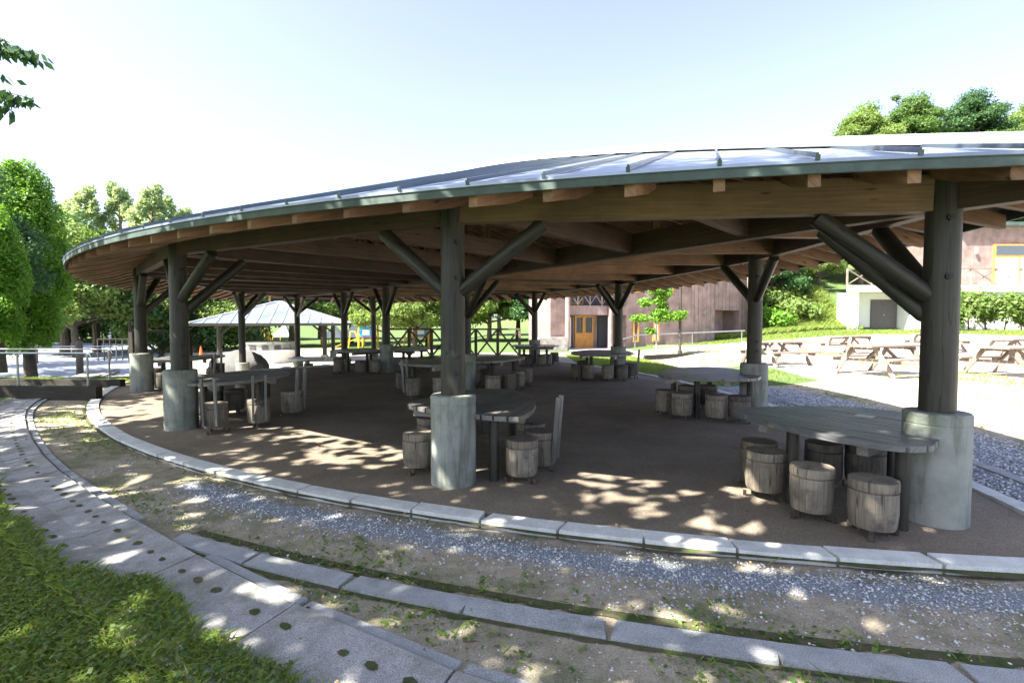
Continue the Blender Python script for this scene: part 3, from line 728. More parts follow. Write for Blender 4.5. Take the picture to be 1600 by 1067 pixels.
for key, L in ST.items():
    idx = sorted(range(len(L)), key=lambda i: L[i][0] / L[i][1])
    for i, (x, y, rz, dk) in enumerate(L):
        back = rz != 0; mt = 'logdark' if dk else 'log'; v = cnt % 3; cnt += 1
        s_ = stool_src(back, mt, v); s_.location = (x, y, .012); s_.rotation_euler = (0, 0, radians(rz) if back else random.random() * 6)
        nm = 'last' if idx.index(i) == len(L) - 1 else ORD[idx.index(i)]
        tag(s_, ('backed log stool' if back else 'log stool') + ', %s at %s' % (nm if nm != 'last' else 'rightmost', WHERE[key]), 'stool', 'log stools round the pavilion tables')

# ------------------------------------------------------------------ fences, handrails, sleepers
def xfence(name, a, b_, h, n, label, z0=0, pw=.1, mt='fence', grp=None):
    a = Vector(a); b_ = Vector(b_); t = thing(name, (a.x, a.y, z0), label, 'fence', grp)
    for i in range(n + 1):
        p = a.lerp(b_, i / n); mb = MB(); mb.bar((p.x, p.y, z0), (p.x, p.y, z0 + h - .02), pw, pw); mb.build('post', M[mt], t)
    d = (b_ - a).normalized(); mb = MB(); mb.bar((a.x, a.y, z0 + h), (b_.x, b_.y, z0 + h), pw * 1.2, pw * .6); mb.build('rail', M[mt], t)
    for i in range(n):
        p = a.lerp(b_, i / n) + d * pw / 2; q = a.lerp(b_, (i + 1) / n) - d * pw / 2
        mb = MB(); s_ = Vector((-d.y, d.x)) * .012
        mb.bar((p.x + s_.x, p.y + s_.y, z0 + .08), (q.x + s_.x, q.y + s_.y, z0 + h - .06), pw * .5, pw * .6)
        mb.bar((p.x - s_.x * 3, p.y - s_.y * 3, z0 + h - .06), (q.x - s_.x * 3, q.y - s_.y * 3, z0 + .08), pw * .5, pw * .6); mb.build('cross_bracing', M[mt], t)
    return t
xfence('timber_fence', (-5.7, 22.9), (.35, 23.3), 1.25, 6, 'brown timber fence with crossed panels along the far edge of the pavilion', 0, .13)
xfence('timber_fence', (-10.4, 13.75), (-9.25, 14.4), 1.33, 1, 'short dark crossed fence panel behind the leftmost post', 0, .11, 'sleeper')
for a, b_, lab in (((-16, 10.55), (-8.45, 10.25), 'thick dark timber sleeper in front, left of the kerb'), ((-17, 12.5), (-9.55, 12.3), 'long dark timber sleeper behind the front one, by the grass')):
    zt_ = .28 if a[1] < 11 else .18; mb = MB(); mb.bar((a[0], a[1], zt_ / 2 - .05), (b_[0], b_[1], zt_ / 2 - .05), .16, zt_ + .1); tag(mb.build('timber_sleeper', M['sleeper'], origin=(b_[0], b_[1], 0), bevel=.01), lab, 'sleeper', 'dark timber sleepers')
def handrail(pts_top, posts, label, z0, r_=.022):
    t = thing('handrail', (posts[0][0], posts[0][1], z0), label, 'handrail', 'steel handrails')
    mb = MB(); mb.tube(pts_top, r_, 10); mb.build('rail', M['galv'], t)
    for x, y, zt in posts: mb = MB(); mb.tube([(x, y, z0 - .1), (x, y, zt)], r_ * .95, 10); mb.build('post', M['galv'], t)
handrail([(-16, 10.6, .95), (-8.75, 10.3, .95), (-8.66, 10.3, .93), (-8.62, 10.3, .86)], [(-15.5, 10.55, .95), (-10.2, 10.35, .93), (-8.7, 10.28, .93)], 'grey steel handrail along the front sleeper', .28)
handrail([(-17, 12.5, .92), (-9.95, 12.35, .92), (-9.86, 12.35, .90), (-9.82, 12.35, .82)], [(-14, 12.4, .92), (-9.9, 12.33, .9)], 'grey steel handrail along the rear sleeper', .28)
handrail([(-30, 20, .6), (-15.2, 20.3, .6)], [(-29, 20, .6), (-22, 20.1, .6), (-16, 20.3, .6)], 'low pale rail across the grass at the far left', 0)
for x, y, h, r_, lab in ((-14.3, 16.6, .95, .1, 'light round bollard post on the far left path'), (-20.5, 21.5, 1.1, .16, 'short weathered stump post under the conifer')):
    mb = MB(); mb.lathe((x, y, 0), [(r_, -.2), (r_, h * .9), (r_ * .9, h), (.001, h + .01)], 14); tag(mb.build('wooden_post', M['picnic'], origin=(x, y, 0)), lab, 'post')
for i, (x, y) in enumerate([(-19.0, 24.5)]):
    t = thing('metal_barrier', (x, y, 0), 'dark low barrier of upright bars on the far left path', 'barrier'); mb = MB()
    mb.bar((x - 1.2, y, .75), (x + 1.2, y, .75), .05, .05); mb.build('rail', M['sleeper'], t)
    for k in range(9): mb = MB(); mb.bar((x - 1.2 + .3 * k, y, -.3), (x - 1.2 + .3 * k, y, .73), .04, .04); mb.build('bar', M['sleeper'], t)

# ------------------------------------------------------------------ picnic tables
def picnic():
    t = bpy.data.objects.new('picnic_table', None); COL.objects.link(t); ORG[t.name] = Vector((0, 0, 0))
    mb = MB()
    for k in range(5): mb.bar((-.95, -.32 + .16 * k, .74), (.95, -.32 + .16 * k, .74), .145, .04)
    mb.build('tabletop', M['picnic'], t)
    for s_ in (-1, 1):
        mb = MB(); mb.bar((-.95, s_ * .68, .44), (.95, s_ * .68, .44), .13, .04); mb.bar((-.95, s_ * .82, .44), (.95, s_ * .82, .44), .13, .04); mb.build('bench', M['picnic'], t)
        for e in (-1, 1): mb = MB(); mb.bar((e * .66, s_ * .27, .72), (e * .66, s_ * .75, 0), .05, .1); mb.build('leg', M['picnic'], t)
        mb = MB(); mb.bar((s_ * .66 + .05, -.85, .38), (s_ * .66 + .05, .85, .38), .045, .09); mb.bar((s_ * .66 + .05, -.36, .68), (s_ * .66 + .05, .36, .68), .045, .07); mb.build('crossbar', M['picnic'], t)
        mb = MB(); mb.bar((s_ * .62, 0, .36), (s_ * .1, 0, .70), .05, .07); mb.build('strut', M['picnic'], t)
    return t
pt0 = picnic()
for i, (x, y, rz, lab) in enumerate([(9.5, 12.9, 20, 'brown picnic table in full sun, nearest and just left of the big right post'), (8.55, 16.3, 16, 'brown picnic table nearest the brown building'),
                                 (14.0, 20.8, 20, 'brown picnic table behind the nearest one, before the white wall'), (18.2, 21.6, 18, 'farthest brown picnic table, half hidden behind the big right post'),
                                 (12.9, 12.9, 18, 'brown picnic table right of the big right post'), (18.9, 18.9, 20, 'brown picnic table at the right edge, behind another one')]):
    o = pt0 if i == 0 else copy_tree(pt0); o.location = (x, y, gh(x, y)); o.rotation_euler = (0, 0, radians(rz)); tag(o, lab, 'picnic table', 'picnic tables on the sandy ground')

# ------------------------------------------------------------------ building with balcony
B0 = Vector((2.1, 27.6)); BD = Vector((.932, .362)).normalized(); BN = Vector((BD.y, -BD.x))   # BN faces the camera side
def bl(s_, n_, z): p = B0 + BD * s_ + BN * n_; return Vector((p.x, p.y, z))
bld = thing('brown_building', (B0.x, B0.y, 0), 'two-storey brown timber-clad building with a crossed balcony rail and orange doors', 'building')
def bbox(name, s0, s1, n0, n1, z0, z1, mt, par=None):
    mb = MB(); par = par or bld
    P = [bl(s0, n0, z0), bl(s1, n0, z0), bl(s1, n1, z0), bl(s0, n1, z0)]; mb.prism([(p.x, p.y) for p in P], z0, z1)
    if mt == 'clad':
        mb.uv = []
        for f in mb.f:
            q = [mb.v[k] for k in f]; hz = max(p[2] for p in q) - min(p[2] for p in q) > .01
            for p in q: mb.uv.append((p[2], (p[0] + p[1]) * 1.0))
    return mb.build(name, M[mt], par)
bbox('wall', 0, .9, -.9, 0, .0, 6.6, 'clad'); bbox('wall', 0, 3.7, -3, -1.6, 0, 6.6, 'clad'); bbox('wall', 0, .1, -1.6, -.9, 0, 6.6, 'clad')
bbox('balcony_floor', .9, 4.9, -1.6, 0, 1.98, 2.5, 'clad'); bbox('eave_wall', .9, 4.9, -1.6, -.2, 5.4, 6.6, 'clad'); bbox('recess_shade_panel', .91, 4.89, -1.599, -1.585, 2.51, 5.39, 'purple')  # thin dark panel puts the shade of the balcony recess into colour
bbox('wall', 3.7, 9.6, -3, -1.6, 0, 6.6, 'clad'); bbox('wall', 4.9, 9.6, -1.6, 0, 0, 6.6, 'clad')
for s_ in (1.0, 3.75): mb = MB(); p = bl(s_, .12, 0); mb.tube([(p.x, p.y, 0), (p.x, p.y, 5.4)], .14, 14); mb.build('pillar', M['clad'], bld)
xf = xfence('balcony_rail', (bl(.95, -.06, 0).x, bl(.95, -.06, 0).y), (bl(4.85, -.06, 0).x, bl(4.85, -.06, 0).y), 1.1, 5, '', 2.5, .07, 'picnic')
def as_part(e, par):
    for c in list(e.children):
        o = c; off = ORG[o.name] - ORG[par.name]; o.parent = par; o.location = off
        o.name = 'rail_' + c.name.split('.')[0]
    bpy.data.objects.remove(e)
as_part(xf, bld)
def door(s0, s1, z0, z1, n_, fill='glass', fr='orange', nm='door', kick=.9, par=None):
    fw = .09; mb = MB(); par = par or bld
    for a, b2, c, d in ((s0, s0 + fw, z0, z1), (s1 - fw, s1, z0, z1), (s0 + fw, s1 - fw, z1 - fw, z1), (s0 + fw, s1 - fw, z0, z0 + (kick if nm == 'door' else fw))):
        P = [bl(a, n_, 0), bl(b2, n_, 0), bl(b2, n_ + .07, 0), bl(a, n_ + .07, 0)]; mb.prism([(p.x, p.y) for p in P], c, d)
    o = mb.build(nm, M[fr], par); mb = MB(); P = [bl(s0 + fw, n_, 0), bl(s1 - fw, n_, 0), bl(s1 - fw, n_ + .03, 0), bl(s0 + fw, n_ + .03, 0)]
    mb.prism([(p.x, p.y) for p in P], z0 + (kick if nm == 'door' else fw), z1 - fw); mb.build('pane', M[fill], o); return o
door(.98, 1.5, .02, 1.95, -1.58); door(1.55, 2.2, .02, 1.95, -1.58, 'paper', 'darkvoid', 'window'); door(2.35, 2.95, .02, 1.95, -1.58); door(2.97, 3.6, .02, 1.95, -1.58); door(3.9, 4.75, .02, 1.95, -1.58, 'glass', 'darkvoid', 'window')
door(5.35, 5.75, .4, 1.8, .0, 'glass', 'orange', 'window'); door(6.75, 7.2, .4, 1.85, .0, 'paper', 'orange', 'window'); door(5.5, 5.9, 3.3, 4.4, .0, 'glass', 'orange', 'window'); door(7.6, 8.2, 3.3, 4.4, 0, 'glass', 'orange', 'window'); door(2.0, 2.9, 2.6, 4.5, -1.58, 'glass', 'orange', 'window')
# the right wing, turned away
W0 = bl(9.6, 0, 0); WD = Vector((.80, .60)); WN = Vector((WD.y, -WD.x))
def wl(s_, n_): return (W0.x + WD.x * s_ + WN.x * n_, W0.y + WD.y * s_ + WN.y * n_)
def wing(name, s0, s1, n0, n1, z0, z1, mt, par=None):
    mb = MB(); mb.prism([wl(s0, n0), wl(s1, n0), wl(s1, n1), wl(s0, n1)], z0, z1)
    if mt == 'clad':
        mb.uv = []
        for f in mb.f:
            for k in f: p = mb.v[k]; mb.uv.append((p[2], (p[0] + p[1]) * 1.0))
    return mb.build(name, M[mt], par or bld)
wing('wing_wall', .03, 6.5, -5, -1.2, -.2, 7.2, 'clad'); wing('wing_wall', .03, 2.6, -1.2, 0, -.2, 7.2, 'clad'); wing('wing_wall', 2.6, 5.6, -1.2, 0, 2.35, 7.2, 'clad'); wing('wing_wall', 5.6, 6.5, -1.2, 0, -.2, 7.2, 'clad')
f_ = wing('window', 3.1, 4.2, -1.19, -1.14, 1.0, 1.95, 'orange'); wing('pane', 3.2, 4.1, -1.14, -1.125, 1.1, 1.85, 'glass', f_)
for s_ in np.arange(.3, 6.4, .45): wing('batten', s_, s_ + .04, .001, .025, 2.4 if 2.5 < s_ < 5.6 else -.1, 7.15, 'clad')
wing('vent_box', 1.2, 1.55, .03, .2, 2.0, 2.35, 'picnic')
mb = MB(); p = wl(6.0, .5); mb.tube([(p[0], p[1], -.1), (p[0], p[1], 5)], .2, 14); mb.build('pillar', M['clad'], bld)
mb = MB(); c = [bl(-.6, .7, 0), bl(9.9, .7, 0), bl(9.9, -4.2, 0), bl(-.6, -4.2, 0)]
mb.prism([(p.x, p.y) for p in c], 6.61, 6.75); mb.face([Vector((c[0].x, c[0].y, 6.76)), Vector((c[1].x, c[1].y, 6.76)), (c[1].lerp(c[2], .5)) + Vector((0, 0, 8.1)), (c[0].lerp(c[3], .5)) + Vector((0, 0, 8.1))]); mb.face([Vector((c[3].x, c[3].y, 6.76)), Vector((c[2].x, c[2].y, 6.76)), (c[1].lerp(c[2], .5)) + Vector((0, 0, 8.1)), (c[0].lerp(c[3], .5)) + Vector((0, 0, 8.1))]); mb.build('roof', M['fascia'], bld)
mb = MB(); mb.prism([(bl(s_, n_, 0).x, bl(s_, n_, 0).y) for s_, n_ in ((-.9, .5), (.8, .5), (.8, .15), (-.9, .15))], -.1, .75); tag(mb.build('stone_wall', M['stone'], origin=(B0.x, B0.y, 0)), 'low pale rubble wall at the left foot of the brown building', 'wall')
mb = MB(); mb.prism([(bl(s_, n_, 0).x, bl(s_, n_, 0).y) for s_, n_ in ((.9, 1.6), (9.6, 1.6), (9.6, -1.55), (.9, -1.55))], -.2, .03); tag(mb.build('pavement', M['kerb']), kind='structure')

# lamp post, ramp rail, timber edging
t = thing('lamp_post', (7.35, 22, .1), 'slim dark lamp post in front of the brown building', 'lamp post')
mb = MB(); mb.tube([(7.35, 22, .0), (7.35, 22, .35), (7.35, 22, .36), (7.35, 22, 4.4)], [.1, .1, .065, .055], 12); mb.build('pole', M['sleeper'], t)
mb = MB(); mb.lathe((7.35, 22, 4.4), [(.06, 0), (.2, .1), (.24, .35), (.1, .45), (.001, .47)], 16); mb.build('lamp_head', M['white'], t)
handrail([(4.4, 21.6, .75), (5.6, 22.6, 1.0), (11.8, 25.5, 1.15)], [(5.5, 22.5, 1.0), (8.6, 24.0, 1.07), (11.6, 25.4, 1.15)], 'thin pale handrail of the ramp before the brown building', 0, .03)
mb = MB(); mb.bar((5.5, 20.9, .08), (9.8, 23.0, .1), .12, .24); mb.bar((9.8, 23.0, .1), (13, 25.2, .2), .12, .24); tag(mb.build('timber_edging', M['sleeper'], origin=(5.5, 20.9, 0)), 'dark timber edging of the planting bed by the brown building', 'edging')

# ------------------------------------------------------------------ white block, terrace, second building
wb = thing('white_block', (25, 33, 1), 'white rendered block with a recessed grey door and a terrace on top', 'building')
def wbox(name, x0, x1, y0, y1, z0, z1, mt, par=wb):
    mb = MB(); mb.prism([(x0, y0), (x1, y0), (x1, y1), (x0, y1)], z0, z1)
    if mt == 'clad':
        mb.uv = []
        for f in mb.f:
            for k in f: p = mb.v[k]; mb.uv.append((p[2], (p[0] + p[1]) * 1.0))
    return mb.build(name, M[mt], par)
mb = MB(); mb.prism([(21.9, 33), (22.7, 33), (22.7, 34.6), (24, 35.2), (23.6, 35.4)], .3, 3.55); mb.build('wall', M['white'], wb); wbox('wall', 26.4, 48, 33, 35.2, .3, 3.55, 'white'); wbox('wall', 22.7, 26.4, 34.6, 35.2, .3, 3.55, 'white'); mb = MB(); mb.prism([(21.75, 32.8), (48.2, 32.8), (48.2, 35.4), (23.6, 35.4)], 3.551, 3.95); mb.build('slab', M['white'], wb); wbox('slab', 28.5, 48.2, 35.4, 41, 3.55, 3.945, 'white'); wbox('wall', 28.5, 48, 35.2, 41, -.5, 3.55, 'white')
dr = wbox('door', 24.6, 26.35, 34.5, 34.59, .95, 3.1, 'purple'); wbox('handle', 25.4, 25.46, 34.44, 34.5, 2.0, 2.1, 'galv', dr)
xf = xfence('terrace_rail', (21.9, 33.0), (47.9, 33.0), 1.1, 16, '', 3.95, .09, 'picnic'); as_part(xf, wb)
b2 = thing('brown_hall', (38, 38, 3.95), 'purple-brown upper building on the terrace with an orange-framed door', 'building')
wbox('wall', 33.2, 60, 37.5, 45, 3.4, 8.6, 'clad', b2); wbox('roof', 32.6, 60.6, 36.9, 45.6, 8.61, 8.85, 'fascia', b2)
fr = wbox('door_frame', 35.6, 39.4, 37.38, 37.49, 3.96, 7.3, 'orange', b2); wbox('pane', 35.75, 37.4, 37.34, 37.379, 4.05, 6.3, 'paper', fr); wbox('pane', 37.6, 39.25, 37.34, 37.379, 4.05, 6.3, 'paper', fr); wbox('pane', 35.75, 39.25, 37.34, 37.379, 6.5, 7.2, 'glass', fr)
mb = MB(); mb.lathe((34.2, 37.3, 6.6), [(.06, 0), (.1, .1), (.1, .35), (.001, .4)], 10); mb.build('wall_lamp', M['white'], b2)

# ------------------------------------------------------------------ kiosk and cooking place on the lower terrace
KX, KY = -13.1, 28.6; KG = gh(KX, KY)
ki = thing('shelter', (KX, KY, KG), 'small square shelter with a pale seamed pyramid roof on the lower terrace', 'shelter')
ap = Vector((KX - .1, KY, 2.75)); ez = 1.52; hw = 3.15; rot = radians(14)
cs = [Vector((KX, KY, ez)) + (Matrix.Rotation(rot, 3, 'Z') @ Vector((sx * hw * 1.15, sy * hw, 0))) for sx, sy in ((-1, -1), (1, -1), (1, 1), (-1, 1))]
mb = MB(); sm_ = MB(); fm = MB()
for i in range(4):
    a, b_ = cs[i], cs[(i + 1) % 4]; mb.face([a, b_, ap]); mb.face([a - Vector((0, 0, .05)), ap - Vector((0, 0, .05)), b_ - Vector((0, 0, .05))])
    fm.bar(a - Vector((0, 0, .07)), b_ - Vector((0, 0, .07)), .05, .13)
    mid = (a + b_) / 2
    for k in range(1, 12):
        t_ = k / 12; e = a.lerp(b_, t_); f2 = 1 - abs(t_ - .5) * 2; top = e.lerp(mid.lerp(ap, 1), 0) ; top = e + (ap - mid) * f2; sm_.bar(e + Vector((0, 0, .02)), top + Vector((0, 0, .02)), .05, .05)
    sm_.bar(a + Vector((0, 0, .03)), ap + Vector((0, 0, .03)), .09, .06)
kr = mb.build('roof', M['metalroof'], ki); sm_.build('standing_seam', M['cap'], kr); fm.build('fascia', M['sleeper'], ki)
for sx, sy in ((-1, -1), (1, -1), (1, 1), (-1, 1)):
    p = Vector((KX, KY, 0)) + Matrix.Rotation(rot, 3, 'Z') @ Vector((sx * 2.55, sy * 2.2, 0)); mb = MB(); mb.tube([(p.x, p.y, KG - .1), (p.x, p.y, 1.6)], .12, 12); po = mb.build('post', M['post'], ki)
    mb = MB(); mb.lathe((p.x, p.y, KG), [(.2, -.1), (.2, .35), (.1, .36)], 14); mb.build('post_base', M['concrete'], po)
    for vx, vy in ((-sx, 0), (0, -sy)):
        q = p + Matrix.Rotation(rot, 3, 'Z') @ Vector((vx * .7, vy * .7, 0)); mb = MB(); mb.tube([(p.x, p.y, .9), (q.x, q.y, 1.5)], .05, 8); mb.build('brace', M['post'], ki)
st = thing('stove_counter', (-12.9, 26.3, KG), 'round pale concrete cooking counter with dark fire openings under the small shelter', 'cooking counter')
mb = MB(); mb.lathe((-12.9, 26.3, KG), [(1.45, -.2), (1.45, .55), (1.5, .56), (1.5, .66), (.9, .67)], 40); mb.build('lower_ring', M['white'], st)
mb = MB(); mb.lathe((-12.9, 26.7, KG), [(1.35, .5), (1.35, .98), (1.42, .99), (1.42, 1.08), (.001, 1.09)], 40); up_ = mb.build('upper_ring', M['concrete'], st)
for a in (-125, -98, -72, -48):
    c = Vector((-12.9 + 1.36 * cos(radians(a)), 26.7 + 1.36 * sin(radians(a)), KG + .8)); mb = MB(); mb.box(c, (.3, .08, .2), radians(a) + pi / 2); mb.build('fire_opening', M['darkvoid'], up_)
# concrete mound / rock
def rock(name, c, sz, label, mt='rock', cat='rock', seed=1):
    mb = MB(); rows = []; c = Vector(c)
    for i in range(13):
        ph = -pi / 2 + pi * i / 12; row = []
        for j in range(24):
            th = 2 * pi * j / 24; d = Vector((cos(ph) * cos(th), cos(ph) * sin(th), sin(ph))); k = 1 + .16 * noise.noise(d * 1.7 + Vector((seed, 0, 0))) + .06 * noise.noise(d * 5)
            row.append(c + Vector((d.x * sz[0] * k, d.y * sz[1] * k, d.z * sz[2] * k)))
        rows.append(row)
    mb.grid(rows, True, True); return tag(mb.build(name, M[mt], origin=c), label, cat)
rock('boulder', (-10.9, 19.9, -.35), (1.25, .8, .82), 'large grey rounded boulder behind the left front table', seed=3)
t = thing('round_table', (-7.75, 19.0, -.45), 'white-topped round table with brown stools in the sun on the lower terrace', 'table')
mb = MB(); g0 = gh(-7.75, 19.0); mb.lathe((-7.75, 19.0, g0), [(.64, .66), (.66, .68), (.66, .73), (.001, .735)], 28); mb.build('tabletop', M['paper'], t)
mb = MB(); mb.tube([(-7.75, 19, g0 - .05), (-7.75, 19, g0 + .66)], .09, 12); mb.build('pedestal', M['stone'], t)
for k, (dx, dy) in enumerate(((-.75, -.1), (.72, -.05), (.1, .8), (.35, -.75))):
    mb = MB(); x, y = -7.75 + dx, 19 + dy; mb.lathe((x, y, gh(x, y)), [(.15, -.05), (.16, .36), (.165, .37), (.165, .42), (.001, .425)], 16); tag(mb.build('round_stool', M['rafter'], origin=(x, y, gh(x, y))), ['reddish stool left of the white round table outside', 'reddish stool right of the white round table outside', 'reddish stool behind the white round table outside', 'reddish stool in front of the white round table outside'][k], 'stool', 'stools round the white outdoor table')
# cones
def cone(x, y, s_, label):
    g0 = gh(x, y); t = thing('traffic_cone', (x, y, g0), label, 'traffic cone', 'orange traffic cones'); mb = MB(); mb.box((x, y, g0 + .02), (.36 * s_, .36 * s_, .04)); mb.build('base', M['red'], t)
    mb = MB(); mb.lathe((x, y, g0), [(.13 * s_, .04), (.03 * s_, .68 * s_), (.001, .7 * s_)], 16); mb.build('body', M['red'], t)
cone(-19.2, 31, 1, 'orange traffic cone left of the small shelter'); cone(-17.8, 33.5, 1, 'orange traffic cone behind the small shelter post')

# ------------------------------------------------------------------ playground
def play(x, y, label, mirror=1, blue=True):
    g0 = gh(x, y); t = thing('play_structure', (x, y, g0), label, 'play structure')
    for dx, dy, h in ((0, 0, 3.2), (1.3, 0, 2.3), (1.3, 1.2, 2.3), (0, 1.2, 3.2)):
        mb = MB(); mb.tube([(x + dx * mirror, y + dy, g0 - .1), (x + dx * mirror, y + dy, g0 + h)], .09, 10); mb.build('post', M['yellow'], t)
    mb = MB(); mb.box((x + .65 * mirror, y + .6, g0 + .9), (1.3, 1.2, .1)); mb.build('platform', M['redp'], t)
    mb = MB(); mb.box((x + .65 * mirror, y - .06, g0 + 1.4), (1.15, .05, .9)); pn = mb.build('panel', M['blue'], t)
    mb = MB(); mb.box((x + .65 * mirror, y - .1, g0 + 1.35), (.6, .03, .45)); mb.build('panel_inset', M['paper'], pn)
    mb = MB(); mb.bar((x - .05 * mirror, y + .6, g0 + .9), (x - 2.2 * mirror, y + .6, g0 + .1), .5, .05); mb.build('slide', M['yellow'], t)
    mb = MB(); mb.tube([(x - .9 * mirror, y, g0), (x - .7 * mirror, y, g0 + 1.4), (x - .35 * mirror, y, g0 + 1.4), (x - .1 * mirror, y, g0 + .9)], .06, 8); mb.build('hoop', M['yellow'], t)
play(-13.1, 43, 'yellow and blue play tower behind the far left table'); play(-20.5, 41, 'yellow play frame beyond the cooking counter', -1); play(-8.6, 44, 'low blue and red play unit beyond the crossed fence', 1)
for k, (x, y) in enumerate(((-16.6, 47), (-15.3, 48.5), (-23.5, 52))):
    g0 = gh(x, y); t = thing('white_tent', (x, y, g0), ['small white pointed tent, left of the pair by the playground', 'small white pointed tent, right of the pair by the playground', 'small white tent far behind the small shelter'][k], 'tent', 'white tents by the playground')
    mb = MB(); a = [Vector((x - .9, y - .9, g0 + .75)), Vector((x + .9, y - .9, g0 + .75)), Vector((x + .9, y + .9, g0 + .75)), Vector((x - .9, y + .9, g0 + .75))]; tp = Vector((x, y, g0 + 2.0))
    for i in range(4): mb.face([a[i], a[(i + 1) % 4], tp])
    mb.face(a[::-1]); mb.build('canopy', M['paper'], t)
    for i in range(4): mb = MB(); p = a[i].lerp(Vector((x, y, g0 + .75)), .06); mb.tube([(p.x, p.y, g0), (p.x, p.y, g0 + .76)], .03, 6); mb.build('leg', M['yellow'], t)

# ------------------------------------------------------------------ person far on the path
def person(x, y, label):
    g0 = gh(x, y); t = thing('person', (x, y, g0), label, 'person')
    me = bpy.data.meshes.new('body')
    J = [(0, 0, .92), (0, 0, 1.15), (0, .01, 1.38), (0, .02, 1.5), (0, .03, 1.62), (0, .03, 1.72), (.1, 0, .88), (.12, .12, .5), (.12, .02, .08), (.12, .16, .03), (-.1, 0, .88), (-.12, -.1, .5), (-.12, -.28, .12), (-.12, -.2, .04), (.19, .01, 1.4), (.25, -.06, 1.14), (.27, .1, .92), (-.19, .01, 1.4), (-.25, .06, 1.14), (-.24, .2, .95)]
    Ed = [(0, 1), (1, 2), (2, 3), (3, 4), (4, 5), (0, 6), (6, 7), (7, 8), (8, 9), (0, 10), (10, 11), (11, 12), (12, 13), (2, 14), (14, 15), (15, 16), (2, 17), (17, 18), (18, 19)]
    Rd = [.14, .13, .15, .06, .09, .08, .09, .065, .045, .04, .09, .065, .045, .04, .06, .045, .035, .06, .045, .035]
    me.from_pydata(J, Ed, []); o = bpy.data.objects.new('body', me); COL.objects.link(o); o.parent = t
    o.modifiers.new('s', 'SKIN'); 
    for v, r_ in zip(me.skin_vertices[0].data, Rd): v.radius = (r_, r_)
    me.skin_vertices[0].data[0].use_root = True; o.modifiers.new('ss', 'SUBSURF').levels = 2; o.modifiers['ss'].render_levels = 2
    me.materials.append(M['darkvoid'])
    mb = MB(); mb.lathe((x, y, g0), [(.17, .98), (.2, 1.1), (.19, 1.3), (.21, 1.42), (.09, 1.5)], 16); mb.build('shirt', M['paper'], t)
    mb = MB(); mb.lathe((x, y + .03, g0), [(.2, 1.68), (.11, 1.71), (.10, 1.78), (.001, 1.82)], 14); mb.build('hat', M['paper'], t); t.scale = (.65, .65, .65)
pe = person(px(172, 46), 46, 'small person in a white top and hat walking on the shaded path at far left')

# ------------------------------------------------------------------ vegetation
def leaves_mesh(name, clumps, n, size, mt, seed=0, flat=.0, droop=0, aspect=1.9, shell=.35, rag=.13):
    """clumps: list of (cx,cy,cz,rx,ry,rz); n leaves in all, real small faces spread through each clump"""
    rg = np.random.default_rng(seed); C = np.array([c[:3] for c in clumps], float); R = np.array([c[3:6] for c in clumps], float)
    wt = (R[:, 0] * R[:, 1] * R[:, 2]) ** (2 / 3); wt /= wt.sum(); k = rg.choice(len(clumps), n, p=wt)
    d = rg.normal(size=(n, 3)); d /= np.linalg.norm(d, axis=1, keepdims=True)
    r_ = (shell + (1 - shell) * rg.random(n)) ** .8; r_ = r_ + rg.normal(size=n) * rag
    p = C[k] + d * R[k] * r_[:, None]
    # leaf frame
    nr = d * .7 + rg.normal(size=(n, 3)) * .6 + np.array([0, 0, .5]); nr /= np.linalg.norm(nr, axis=1, keepdims=True)
    a = np.cross(nr, rg.normal(size=(n, 3))); a[:, 2] -= droop; a /= np.linalg.norm(a, axis=1, keepdims=True)
    b_ = np.cross(nr, a); b_ /= np.linalg.norm(b_, axis=1, keepdims=True)
    s_ = size * (.6 + .8 * rg.random(n))[:, None]
    L = a * s_ * aspect / 2; Wd = b_ * s_ / 2
    v = np.stack([p - L, p - L * .1 + Wd, p + L, p - L * .1 - Wd], 1).reshape(-1, 3)
    return mesh_quads(name, v, mt)
def mesh_quads(name, v, mt):
    n = len(v) // 4; me = bpy.data.meshes.new(name); me.vertices.add(len(v)); me.vertices.foreach_set('co', v.astype(np.float32).ravel())
    me.loops.add(n * 4); me.loops.foreach_set('vertex_index', np.arange(n * 4, dtype=np.int32)); me.polygons.add(n)
    me.polygons.foreach_set('loop_start', np.arange(0, n * 4, 4, dtype=np.int32)); me.polygons.foreach_set('loop_total', np.full(n, 4, dtype=np.int32))
    me.update(); me.validate(); me.materials.append(mt); return me
